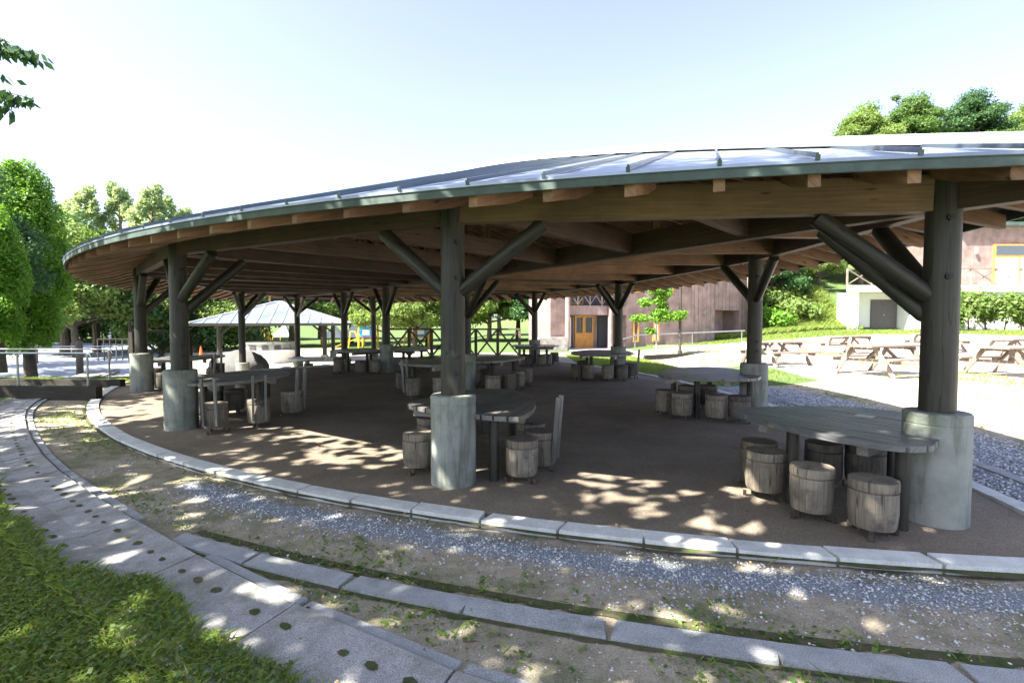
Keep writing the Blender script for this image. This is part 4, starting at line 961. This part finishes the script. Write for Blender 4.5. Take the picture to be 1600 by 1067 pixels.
def tree_proto(h, cr_, kind, seed, nleaf, size, mt, bark='bark', trunk_h=None, name='tree'):
    """returns root empty at origin with trunk + crown"""
    rg = random.Random(seed); root = bpy.data.objects.new(name, None); COL.objects.link(root); ORG[root.name] = Vector((0, 0, 0))
    tm = MB(); cl = []; th = trunk_h or h * .28; r0 = h * .022 + .04
    if kind == 'round':
        tm.tube([(0, 0, -.3), (.03, 0, th * .5), (0, .05, th), (.1, 0, h * .6), (.05, 0, h * .88)], [r0 * 1.3, r0, r0 * .85, r0 * .5, r0 * .12], 9)
        nb = 15
        for i in range(nb):
            a = i * 2.4 + rg.random() * .6; f = i / nb; el = rg.uniform(.15, .5) + f * .8; L = cr_ * rg.uniform(.7, 1.0) * (1 - .35 * f); z0 = th + (h * .6 - th) * f * .9
            e = Vector((cos(a) * cos(el) * L, sin(a) * cos(el) * L, z0 + sin(el) * L * .8 + .2)); m1 = Vector((0, 0, z0)).lerp(e, .5) + Vector((0, 0, -.08 * L))
            tm.tube([(0, 0, z0), m1, e], [r0 * .5, r0 * .3, r0 * .08], 6, cap=False); q = cr_ * rg.uniform(.3, .46)
            cl.append((e.x, e.y, e.z, q, q, q * .62)); m2 = m1.lerp(e, .4) + Vector((rg.uniform(-.4, .4), rg.uniform(-.4, .4), .3)); q *= .75; cl.append((m2.x, m2.y, m2.z, q, q, q * .6))
        cl.append((.1, 0, h * .86, cr_ * .45, cr_ * .45, h * .12))
        for k in range(34 if name != 'broadleaf_tree' or h < 9 else 6):
            c0 = cl[rg.randrange(len(cl))]; a = rg.uniform(0, 6.28); q = cr_ * rg.uniform(.09, .17); cl.append((c0[0] + cos(a) * c0[3], c0[1] + sin(a) * c0[3], c0[2] + rg.uniform(-.3, .9) * c0[5], q, q, q * .7))
    elif kind == 'poplar':
        tm.tube([(0, 0, -.3), (0, .05, h * .3), (.1, 0, h * .65), (0, 0, h)], [r0, r0 * .8, r0 * .45, .02], 8)
        for i in range(26):
            f = i / 25; a = i * 2.4; z0 = h * (.22 + .7 * f); L = cr_ * (.55 + .45 * sin(pi * min(1, f * 1.1 + .1))) * rg.uniform(.5, 1.05) * (1 - .35 * f); e = Vector((cos(a) * L, sin(a) * L, z0 + L * 1.1))
            tm.tube([(0, 0, z0), e], [r0 * .3, r0 * .06], 5, cap=False); q = cr_ * rg.uniform(.2, .34); cl.append((e.x, e.y, e.z, q * .8, q * .8, q * 1.5))
    elif kind == 'conifer':
        tm.tube([(0, 0, -.3), (.05, 0, th), (0, 0, h * .9)], [r0 * 1.05, r0 * .8, r0 * .2], 10)
        for i in range(75):
            f = rg.random(); a = i * 2.4; z0 = lerp(th, h, f); L = cr_ * (max(0, sin(pi * (.16 + .78 * f))) ** .7) * .70; q = cr_ * rg.uniform(.22, .34); cl.append((cos(a) * L, sin(a) * L, z0, q, q, q * 1.5))
        for i in range(12): f = i / 11; cl.append((0, 0, lerp(th + .3, h - .4, f), cr_ * .6, cr_ * .6, h * .08))
    tm.build('trunk', M[bark], root)
    me = leaves_mesh('crown', cl, nleaf, size, M[mt], seed, shell=.6 if kind == 'conifer' else .35, rag=.05 if kind == 'conifer' else .13); o = bpy.data.objects.new('crown', me); COL.objects.link(o); o.parent = root
    return root
first = {}
def put(key, x, y, sc, label, cat='tree', group=None, z=None, rz=None, sz=1, name=None):
    args = TP[key]
    if key not in first: first[key] = tree_proto(*args); o = first[key]
    else: o = copy_tree(first[key])
    o.location = (x, y, gh(x, y) if z is None else z); o.scale = (sc, sc, sc * sz); o.rotation_euler = (0, 0, random.random() * 6 if rz is None else rz)
    return tag(o, label, cat, group)
TP = {
 'r1': (7.5, 3.4, 'round', 1, 26000, .125, 'leafA', 'bark', 1.6, 'broadleaf_tree'),
 'r2': (7.0, 3.2, 'round', 2, 26000, .125, 'leafB', 'bark', 1.4, 'broadleaf_tree'),
 'r3': (8.0, 3.6, 'round', 3, 28000, .13, 'leafC', 'bark', 1.5, 'broadleaf_tree'),
 'pop': (18, 2.9, 'poplar', 4, 6500, .22, 'leafP', 'barkpale', 4, 'poplar_tree'),
 'con': (6.6, 1.25, 'conifer', 5, 60000, .05, 'leafY', 'bark', 1.0, 'conifer_tree'),
 'conS': (3.4, .62, 'conifer', 6, 26000, .035, 'leafY', 'bark', .6, 'conifer_tree'),
 'dark': (7.2, 2.1, 'round', 8, 40000, .06, 'leafC', 'bark', 2.4, 'broadleaf_tree'),
 'shade': (9.5, 3.7, 'round', 9, 2100, .21, 'leafA', 'bark', 4.2, 'broadleaf_tree'),
}
# background rows
BT = [(100, 34, 'r3', .95, 'dark'), (150, 37, 'r1', .9, 'mid green'), (205, 36, 'r3', .85, 'dark'), (252, 39, 'r1', .9, 'mid green'), (305, 37, 'r2', .8, 'light green'), (345, 42, 'r1', .9, 'mid green'),
      (400, 44, 'r2', .85, 'light green'), (455, 46, 'r1', .95, 'mid green'), (505, 50, 'r2', .95, 'light green'), (548, 52, 'r1', .9, 'mid green'), (600, 43, 'r2', .75, 'light green'), (648, 42, 'r2', .8, 'light green'),
      (668, 46, 'r1', .8, 'mid green'), (712, 43, 'r2', .72, 'light green'), (765, 41, 'r2', .78, 'light green'), (810, 44, 'r1', .8, 'mid green'), (850, 38, 'r3', .62, 'dark'), (872, 46, 'r2', .8, 'light green')]
LAND = ['left of the leftmost post', 'behind the short crossed panel', 'behind the left front post', 'above the left front table', 'behind the small shelter', 'behind the far playground', 'left of the rear inner post', 'beyond the crossed fence', 'left of the brown building']
for i, (u, d, k, sc, w_) in enumerate(BT):
    lm = LAND[min(8, int((u - 90) / 87))]
    put(k, px(u, d), d, sc * 1.3, '%s spreading tree %s, %s in the far row' % (w_, lm, ['first', 'second', 'third', 'fourth', 'fifth', 'sixth', 'seventh', 'eighth', 'ninth', 'tenth', 'eleventh', 'twelfth', 'thirteenth', 'fourteenth', 'fifteenth', 'sixteenth', 'seventeenth', 'last'][i]), 'tree', 'trees beyond the pavilion')
for i, (u, d) in enumerate([(60, 48), (130, 55), (200, 58), (270, 60), (340, 60), (420, 62), (500, 66), (570, 66), (640, 60), (710, 62), (780, 60), (850, 62), (930, 66), (20, 42)]):
    put(['r3', 'r1', 'r3', 'r2'][i % 4], px(u, d), d, 1.25, 'tree of the second, more distant row behind the pavilion', 'tree', 'second row of distant trees', sz=.95)
put('r2', px(118, 31), 31, 1.05, 'tall yellow-green tree just right of the big conifer', 'tree', sz=1.15)
for i, (u, d, sc) in enumerate([(140, 60, .98), (192, 62, 1.02), (243, 60, .98), (262, 64, .96), (290, 62, .86), (112, 64, .95)]):
    put('pop', px(u, d), d, sc, 'airy pale poplar above the roof, %s' % ['with a wide gap to its right', 'tallest of the row', 'third from the right', 'second from the right', 'rightmost and lowest', 'leftmost and thinnest'][i], 'tree', 'poplars against the sky', z=0)
put('con', -16.5, 17.2, 1.0, 'tall bright yellow-green conifer at the left edge', 'tree', z=0)
put('conS', -13.35, 13.1, 1.12, 'small bright conifer in front of the tall one at the left edge', 'tree', z=.6)
put('dark', -16.0, 15.2, .82, 'dark blue-green drooping tree at the left edge between the two conifers', 'tree', z=0, sz=1.12)
# shade trees around the camera
for i, (x, y, sc, tx) in enumerate([(-1.9, .1, 1.0, 0), (-5.8, 1.3, .95, 0), (-10.6, 3.0, 1.0, 0), (-15.0, 7.5, 1.0, 0), (-19.5, 12.5, .9, 0), (-22.5, 18.0, .9, 0), (-27.5, 22.5, 1.0, 0)]):
    put('shade', x, y, sc, 'large shade tree %s' % ['right behind the camera', 'behind and left of the camera', 'left of the camera by the grass', 'left of the handrails', 'at the far left beside the path', 'farther along the far left path', 'at the far end of the left path'][i], 'tree', 'shade trees round the path', z=0, rz=i * 1.9 + .4)
# overhanging twigs at top left
def twig_tree():
    t = thing('overhanging_branch', (-7.6, 5.6, 4.9), 'leafy branch with hanging oval leaves reaching in at the top left', 'branch')
    mb = MB(); rg = random.Random(3); V = []
    def branch(p, q, n_):
        p, q = Vector(p), Vector(q); pts = [p.lerp(q, i / 8) + Vector((0, 0, .12 * sin(pi * i / 8))) for i in range(9)]; mb.tube(pts, [lerp(.014, .003, i / 8) for i in range(9)], 6)
        for i in range(n_):
            f = rg.random() ** .8; c = pts[min(8, int(f * 8))].lerp(pts[min(8, int(f * 8) + 1)], rg.random()); c = c + Vector((rg.uniform(-.1, .1), rg.uniform(-.12, .12), rg.uniform(-.06, .03)))
            d = Vector((rg.uniform(-.5, .9), rg.uniform(-.6, .4), -rg.uniform(.3, 1.2))).normalized(); n2 = Vector((rg.uniform(-1, 1), rg.uniform(-1, 1), rg.uniform(-.3, .6))); s2 = d.cross(n2).normalized(); L = rg.uniform(.11, .17); W_ = L * .21
            V.extend([c, c + d * L * .45 + s2 * W_, c + d * L, c + d * L * .45 - s2 * W_])
    branch((-7.6, 6.1, 4.85), (-6.0, 6.5, 4.98), 300); branch((-7.3, 6.1, 5.2), (-6.35, 6.5, 5.12), 150); branch((-7.4, 6.0, 4.3), (-6.08, 6.5, 4.42), 220); branch((-7.3, 6.0, 4.6), (-6.45, 6.5, 4.7), 40); branch((-7.2, 6.4, 4.2), (-6.4, 6.5, 4.3), 70)
    mb.tube([(-11, 2.5, 4.3), (-9, 4.5, 4.9), (-7.3, 6.0, 4.85)], [.06, .04, .014], 8); mb.build('twigs', M['bark'], t)
    v = np.array([tuple(x) for x in V]) - np.array([-7.6, 5.6, 4.9]); me = mesh_quads('leaves', v, M['leafC']); o = bpy.data.objects.new('leaves', me); COL.objects.link(o); o.parent = t
twig_tree()
# hillside wood on the right
HT = [(16.5, 40, .8), (19.5, 38, .7), (23.2, 38.2, .62), (22.5, 42, .8), (19, 44, 1), (25, 45, 1), (29, 42, .9), (14, 44, .9), (24, 52, 1.1), (31, 50, 1.1), (37, 50, 1.0), (43, 52, 1.1), (49, 52, 1.1), (55, 53, 1.1), (40, 58, 1.2), (47, 60, 1.2), (54, 60, 1.2), (61, 60, 1.2), (62, 52, 1.1), (67, 58, 1.2), (37, 46.5, .8), (43, 47.5, .9), (48.5, 47.5, .9), (54, 47.5, .9), (61, 47, .9)]
for i, (x, y, sc) in enumerate(HT):
    lab = 'tree of the dense wood on the hillside behind the white block' if x < 34 else 'tree on the hilltop above the right end of the roof'
    put(['r1', 'r3', 'r2'][i % 3], x, y, sc * (.88 if x > 36 else 1), lab, 'tree', 'hillside wood' if x < 34 else 'hilltop trees')
# shrubs on the bank and hedge
LOWB = [(95, 50), (128, 51), (162, 52), (196, 50), (238, 40), (268, 38), (306, 37), (345, 39), (385, 41)]
def bush(x, y, r_, h, n_, label, mt='leafB', size=.1, name='shrub', cat='shrub', grp=None, z=None):
    z = gh(x, y) if z is None else z; rg = random.Random(int(x * 31 + y * 17)); t = thing(name, (x, y, z), label, cat, grp)
    cl = [(rg.uniform(-.5, .5) * r_, rg.uniform(-.4, .4) * r_, h * rg.uniform(.3, .7), r_ * .55, r_ * .5, h * .38) for _ in range(7)]
    o = bpy.data.objects.new('foliage', leaves_mesh('foliage', cl, n_, size, M[mt], rg.randrange(999))); COL.objects.link(o); o.parent = t
    mb = MB(); 
    for k in range(4): mb.tube([(x, y, z - .1), (x + rg.uniform(-.4, .4) * r_, y + rg.uniform(-.3, .3) * r_, z + h * .6)], [.03, .01], 5)
    mb.build('stems', M['bark'], t)
for i, (x, y, r_, h) in enumerate([(18.2, 35.5, 1.6, 1.7), (20.6, 35.8, 1.4, 1.5), (16.4, 36.8, 1.5, 1.7), (14.9, 38.2, 1.8, 1.9), (20, 37.5, 1.6, 1.9)]):
    bush(x, y, r_, h, 3000, 'rounded green shrub on the bank left of the white block, %s' % ['nearest', 'beside its wall', 'middle one', 'leftmost', 'uppermost'][i], ['leafY', 'leafB', 'leafA'][i % 3], .13, grp='shrubs on the grassy bank')
for i, (u, d) in enumerate(LOWB):
    bush(px(u, d), d, 2.3 * d / 36, 2.9 * d / 38, 4200, 'dark low leafy shrub under the trees at the far left path, %s from the left' % ['first', 'second', 'third', 'fourth', 'fifth', 'sixth', 'seventh', 'eighth', 'last'][i], ['leafC', 'leafA', 'leafC'][i % 3], .14, grp='shrubs under the far trees')
hed = thing('hedge', (32, 31.4, .9), 'thick light green hedge under the terrace wall at right', 'hedge')
o = bpy.data.objects.new('foliage', leaves_mesh('foliage', [(x - 32, random.uniform(-.3, .3), random.uniform(.8, 2.0), 1.0, .8, .8) for x in np.arange(27.2, 46, .7)], 30000, .12, M['leafB'], 77)); COL.objects.link(o); o.parent = hed
for x in np.arange(27.4, 46, 1.1): mb = MB(); mb.tube([(x, 31.4, .7), (x + random.uniform(-.2, .2), 31.4, 2.4)], [.05, .02], 6); mb.build('stem', M['bark'], hed)
# young tree before the building
t = thing('young_tree', (6.35, 22, gh(6.35, 22)), 'young tree with layered bright green leaves before the brown building', 'tree')
z0 = gh(6.35, 22); mb = MB(); mb.tube([(6.35, 22, z0 - .1), (6.3, 22, z0 + 1.5), (6.33, 22, z0 + 3.2)], [.045, .03, .01], 8)
for a, zz, L in ((0, 1.6, .9), (3.1, 1.5, .8), (1.2, 2.1, .6), (2.6, 2.5, .6), (.4, 2.8, .5)): mb.tube([(6.32, 22, z0 + zz), (6.32 + L * cos(a), 22 + .3 * sin(a), z0 + zz + .35)], [.018, .006], 5)
mb.build('trunk', M['barkpale'], t)
cl = [(.15, 0, 1.9, .5, .4, .35), (.1, 0, 2.6, .35, .3, .3), (.8, 0, 1.85, .5, .35, .24), (-.75, 0, 1.75, .45, .35, .2), (.25, .1, 2.3, .3, .3, .16), (-.45, .1, 2.45, .4, .3, .2), (0, 0, 3.0, .45, .4, .28), (.35, 0, 2.85, .35, .3, .2), (-.3, 0, 1.2, .3, .25, .15), (1.1, 0, 2.0, .25, .2, .12)]
o = bpy.data.objects.new('crown', leaves_mesh('crown', cl, 3600, .075, M['leafY'], 12)); COL.objects.link(o); o.parent = t

# ------------------------------------------------------------------ grass, weeds and gravel
def scatter(n, fn, box):
    x = RNG.uniform(box[0], box[1], n); y = RNG.uniform(box[2], box[3], n); pr = fn(x, y); k = RNG.random(n) < pr; return x[k], y[k]
GP = np.array([tuple(p) for p in samp(GR, .12)])
def gut_dist(x, y):     # signed distance beyond the gutter's pavilion-side edge, outward positive
    P = np.stack([x, y], -1); out = np.empty(len(x)); 
    for i in range(0, len(x), 20000):
        q = P[i:i + 20000]; d = np.linalg.norm(q[:, None] - GP[None], axis=2); j = d.argmin(1); near = GP[j]
        nrm = near - np.array(cL); nrm /= np.linalg.norm(nrm, axis=1, keepdims=True); out[i:i + 20000] = ((q - near) * nrm).sum(1)
    return out
def fbm(x, y, s_, seed=0):
    o = np.zeros(len(x)); a = 1
    for k in range(4):
        f = s_ * 2 ** k; ph = RNG2 = np.random.default_rng(seed + k).uniform(0, 6, 6)
        o += a * (np.sin(x * f * 1.1 + y * f * .6 + ph[0]) * np.sin(y * f * .9 - x * f * .5 + ph[1]) + .5 * np.sin(x * f * 2.3 + ph[2]) * np.sin(y * f * 1.9 + ph[3])); a *= .6
    return o
def blades(name, x, y, h, wd, mt, label, cat, lean=.5, nseg=1, zs=False):
    n = len(x); z = ground_h(x, y) + (.03 * (gut_dist(x, y) < .66) if zs else 0); a = RNG.uniform(0, 2 * pi, n); H = h * (.4 + RNG.random(n)); ln = RNG.normal(size=(n, 2)) * lean * H[:, None]
    w_ = wd * (.6 + .8 * RNG.random(n)); dx = np.cos(a) * w_ / 2; dy = np.sin(a) * w_ / 2
    b0 = np.stack([x - dx, y - dy, z], -1); b1 = np.stack([x + dx, y + dy, z], -1)
    m0 = np.stack([x + ln[:, 0] * .35 + dx * .8, y + ln[:, 1] * .35 + dy * .8, z + H * .6], -1); t0 = np.stack([x + ln[:, 0], y + ln[:, 1], z + H], -1)
    v = np.stack([b0, b1, m0, t0], 1).reshape(-1, 3); me = mesh_quads(name, v, M[mt]); o = bpy.data.objects.new(name, me); COL.objects.link(o); return tag(o, label, cat, None, 'stuff')
def leafy(name, x, y, s_, mt, label, cat, zr=.03):
    n = len(x); z = ground_h(x, y) + RNG.uniform(.004, zr, n) + (.03 * (np.abs(gut_dist(x, y) - .31) < .33) if name in ('clover', 'leaf_litter') and y.min() < 2 else 0) + (.05 if cat == 'leaf litter' and y.min() > 3 else 0); a = RNG.uniform(0, 2 * pi, n); L = s_ * (.5 + RNG.random(n)); t_ = RNG.normal(size=n) * .35; t2 = RNG.normal(size=n) * .35
    d = np.stack([np.cos(a), np.sin(a), t_], -1) * L[:, None]; s2 = np.stack([-np.sin(a), np.cos(a), t2], -1) * L[:, None] * .38; p = np.stack([x, y, z], -1)
    v = np.stack([p - d * .5, p + s2, p + d * .5, p - s2], 1).reshape(-1, 3); me = mesh_quads(name, v, M[mt]); o = bpy.data.objects.new(name, me); COL.objects.link(o); return tag(o, label, cat, None, 'stuff')
# lush lawn left of the gutter
def f_lawn(x, y):
    g_ = gut_dist(x, y); ed = .52 - .1 * sst(x, -3.4, -2) + .09 * fbm(x, y, 2.2, 5) * .6 - .1 * sst(x, -3.0, -1.6); return np.where(g_ > ed, 1, 0) * np.clip(1.1 - .0 * x, 0, 1) * (np.hypot(x, y) > .5)
x, y = scatter(330000, f_lawn, (-6.0, -.4, 1.0, 7.5)); k = np.abs(x) < y * 1.25 + .6; x, y = x[k], y[k]
blades('lawn_grass', x, y, .036, .0045, 'grassblade', 'lush green grass at the lower left corner', 'grass', .8, 1, True); leafy('clover', x[1::4], y[1::4], .022, 'weed', 'clover and broad leaves mixed in the lower left grass', 'clover', .05)
x, y = scatter(90000, f_lawn, (-16, -4, 4.5, 16)); k = (y < 14.2) & (np.hypot(x - cL.x, y - cL.y) > 18.0); blades('lawn_grass', x[k], y[k], .06, .014, 'grassblade', 'green grass beyond the drain slabs at left', 'grass', .8)
# sparse weeds between kerb and gutter
def f_weed(x, y):
    R = np.hypot(x - cL.x, y - cL.y); g_ = gut_dist(x, y); ok = (R > RLk + .22) & (g_ < -.14) & ((R < 17.79) | (R > 18.0) | (x < -2.6)); nz = fbm(x, y, 1.6, 11) + .35 * sst(-x, 1.5, 5) + .9 * np.exp(-((R - 17.70) / .12) ** 2) + 1.0 * np.exp(-((R - RLk - .25) / .07) ** 2) * (x < .5) + .6 * (R > 18.0)
    nz = nz - 1.6 * np.exp(-((R - 17.14) / .2) ** 2) * (x > -3.4) - .5 * (x > 1) * (R < 17.6)
    return ok * np.clip((nz - .05) * .9, 0, 1)
x, y = scatter(150000, f_weed, (-9, 4.5, .9, 10)); leafy('weeds', x[::2], y[::2], .026, 'weed', 'low weeds and moss on the bare earth between kerb and drain', 'weeds', .02)
blades('thin_grass', x[1::3], y[1::3], .035, .004, 'grassblade', 'thin short grass on the earth between kerb and drain', 'grass', 1.0)
# moss line along the kerbs
def mossring(c, R, a0, a1, wd, nm):
    mb = MB(); n = 400
    for i in range(n):
        b0, b1 = lerp(a0, a1, i / n), lerp(a0, a1, (i + 1) / n); w0 = wd * (.5 + .5 * abs(noise.noise(Vector((i * .07, R, 0))) * 2)); w1 = wd * (.5 + .5 * abs(noise.noise(Vector(((i + 1) * .07, R, 0))) * 2))
        P = [(c.x + r_ * cos(b_), c.y + r_ * sin(b_), .006) for r_, b_ in ((R, b0), (R + w0, b0), (R + w1, b1), (R, b1))]; mb.face(P if (Vector(P[1]) - Vector(P[0])).cross(Vector(P[3]) - Vector(P[0])).z > 0 else P[::-1])
    tag(mb.build(nm, M['moss']), 'green moss line along the %s' % ('inner kerb' if R < 17 else ('inner side of the outer kerb' if R < 17.8 else 'outer side of the outer kerb')), 'moss', None, 'stuff')
mossring(cL, RLk + .165, aT, aD, .07, 'moss'); mossring(cL, 17.70, ang(cL, (4.4, 1.9)), ang(cL, (-2.5, 3.55)), .11, 'moss'); mossring(cL, 17.97, ang(cL, (4.4, 1.9)), ang(cL, (-2.3, 3.4)), .05, 'moss')
# gravel
def stones(x, y, s_, label):
    n = len(x); z = ground_h(x, y); r_ = s_ * (.45 + .9 * RNG.random(n) ** 2); base = np.array([[1, 0, 0], [0, 1, 0], [-1, 0, 0], [0, -1, 0], [0, 0, 1], [0, 0, -1]], float); ang_ = RNG.uniform(0, 2 * pi, n)
    V = base[None] * (r_[:, None, None] * (.6 + .7 * RNG.random((n, 6, 1)))) * np.array([1, .8, .6]); V += RNG.normal(size=(n, 6, 3)) * r_[:, None, None] * .15
    c, s2 = np.cos(ang_)[:, None], np.sin(ang_)[:, None]; X = V[:, :, 0] * c - V[:, :, 1] * s2; Y = V[:, :, 0] * s2 + V[:, :, 1] * c
    v = np.stack([X + x[:, None], Y + y[:, None], V[:, :, 2] + (z + r_ * .25)[:, None]], -1).reshape(-1, 3)
    T = np.array([[0, 1, 4], [1, 2, 4], [2, 3, 4], [3, 0, 4], [1, 0, 5], [2, 1, 5], [3, 2, 5], [0, 3, 5]]); f = (T[None] + (np.arange(n) * 6)[:, None, None]).reshape(-1)
    me = bpy.data.meshes.new('gravel'); me.vertices.add(len(v)); me.vertices.foreach_set('co', v.astype(np.float32).ravel()); m_ = len(f) // 3; me.loops.add(m_ * 3); me.loops.foreach_set('vertex_index', f.astype(np.int32)); me.polygons.add(m_)
    me.polygons.foreach_set('loop_start', np.arange(0, m_ * 3, 3, dtype=np.int32)); me.polygons.foreach_set('loop_total', np.full(m_, 3, dtype=np.int32)); me.update(); me.materials.append(M['gravel'])
    o = bpy.data.objects.new('gravel', me); COL.objects.link(o); tag(o, label, 'gravel', None, 'stuff')
def f_grav(x, y):
    R = np.hypot(x - cL.x, y - cL.y); q = 17.14 + .04 * np.sin(x * 2.1) + .05 * sst(x, 2, 4); ok = (R > RLk + .2) & (R < 17.78)
    return ok * np.clip(1.2 * np.exp(-((R - q) / (.17 + .06 * sst(x, 0, 3))) ** 2) * (.75 + .3 * fbm(x, y, 3, 9)) * sst(x, -3.6, -2.4) + .10 + .12 * sst(x, -1, 3) + .1 * fbm(x, y, 2, 3), 0, 1)
x, y = scatter(120000, f_grav, (-4.5, 4.6, 2.0, 6.5)); stones(x, y, .011, 'blue-grey gravel strip on the earth in front of the kerb')
def f_grav2(x, y): R = np.hypot(x - cR.x, y - cR.y); return ((R > RRk + .17) & (R < RRk + 2.0) & ((R < RRk + .6) | (R > RRk + .77))) * .8
x, y = scatter(60000, f_grav2, (3.9, 7.5, 3.2, 12)); stones(x, y, .017, 'grey gravel outside the kerb on the right side')
x, y = scatter(9000, lambda x, y: (np.hypot(x - cL.x, y - cL.y) > 18.0) * (gut_dist(x, y) < -.15) * .8, (-2.5, 4, 1, 4)); stones(x, y, .008, 'tiny loose stones on the earth at the bottom edge')
# right-hand grass tufts and lawn
x, y = scatter(60000, lambda x, y: np.clip(fbm(x, y, .8, 21) - .2, 0, 1) * (np.hypot(x - cR.x, y - cR.y) > 22.8), (5.5, 14, 6, 24)); blades('sparse_grass', x, y, .05, .012, 'grassblade', 'sparse grass tufts on the sandy ground at right', 'grass', .7)
x, y = scatter(110000, lambda x, y: np.ones_like(x), (8, 34, 23, 33)); k = (y + .1 * x > 30.3 + fbm(x, y, .5, 4) * .8); blades('meadow_grass', x[k], y[k], .07, .03, 'grassblade', 'green lawn before the white block and the bank', 'grass', .6)
x, y = scatter(90000, lambda x, y: np.ones_like(x), (13, 23, 33, 40)); blades('bank_grass', x, y, .28, .04, 'grassblade', 'tall bright grass on the bank left of the white block', 'grass', .5)
x, y = scatter(70000, lambda x, y: (y < 14.3) * (y > 12.6) + 0., (-20, -9.6, 12.5, 14.4)); blades('verge_grass', x, y, .05, .014, 'grassblade', 'mown grass strip behind the rear sleeper', 'grass', .6)
x, y = scatter(40000, lambda x, y: (np.hypot(x - cR.x, y - cR.y) > RRk + .25) + 0., (2.5, 5.6, 12.5, 24)); blades('verge_grass', x, y, .05, .015, 'grassblade', 'green verge beside the kerb at the second right post', 'grass', .6)
x, y = scatter(2600, lambda x, y: np.clip(.25 + fbm(x, y, .9, 31) * .3, .03, 1) * (np.hypot(x - cL.x, y - cL.y) < RLk) * (np.hypot(x - cR.x, y - cR.y) < RRk), (-9, 4.5, 3.3, 15)); leafy('leaf_litter', x, y, .022, 'litter', 'scattered dry leaf bits on the pavilion floor', 'leaf litter', .03)
x, y = scatter(14000, lambda x, y: (np.hypot(x - cL.x, y - cL.y) > RLk) * np.clip(.1 + .12 * fbm(x, y, 1.1, 8), 0, 1), (-9, 4.5, 1, 10)); leafy('leaf_litter', x, y, .02, 'litter', 'dry leaf bits on the earth and slabs in the foreground', 'leaf litter', .06)
# a few fallen leaves
def fallen(x, y, s_, lab):
    mb = MB(); mb.face([(x - s_, y, .02), (x, y - s_ * .35, .03), (x + s_, y + .01, .022), (x, y + s_ * .35, .026)]); tag(mb.build('fallen_leaf', M['rafter'], origin=(x, y, .02)), lab, 'leaf')
fallen(-.2, 2.42, .045, 'dry pale fallen leaf on the earth at the bottom centre'); fallen(-.35, 3.1, .02, 'small yellow fallen leaf beside the outer kerb')
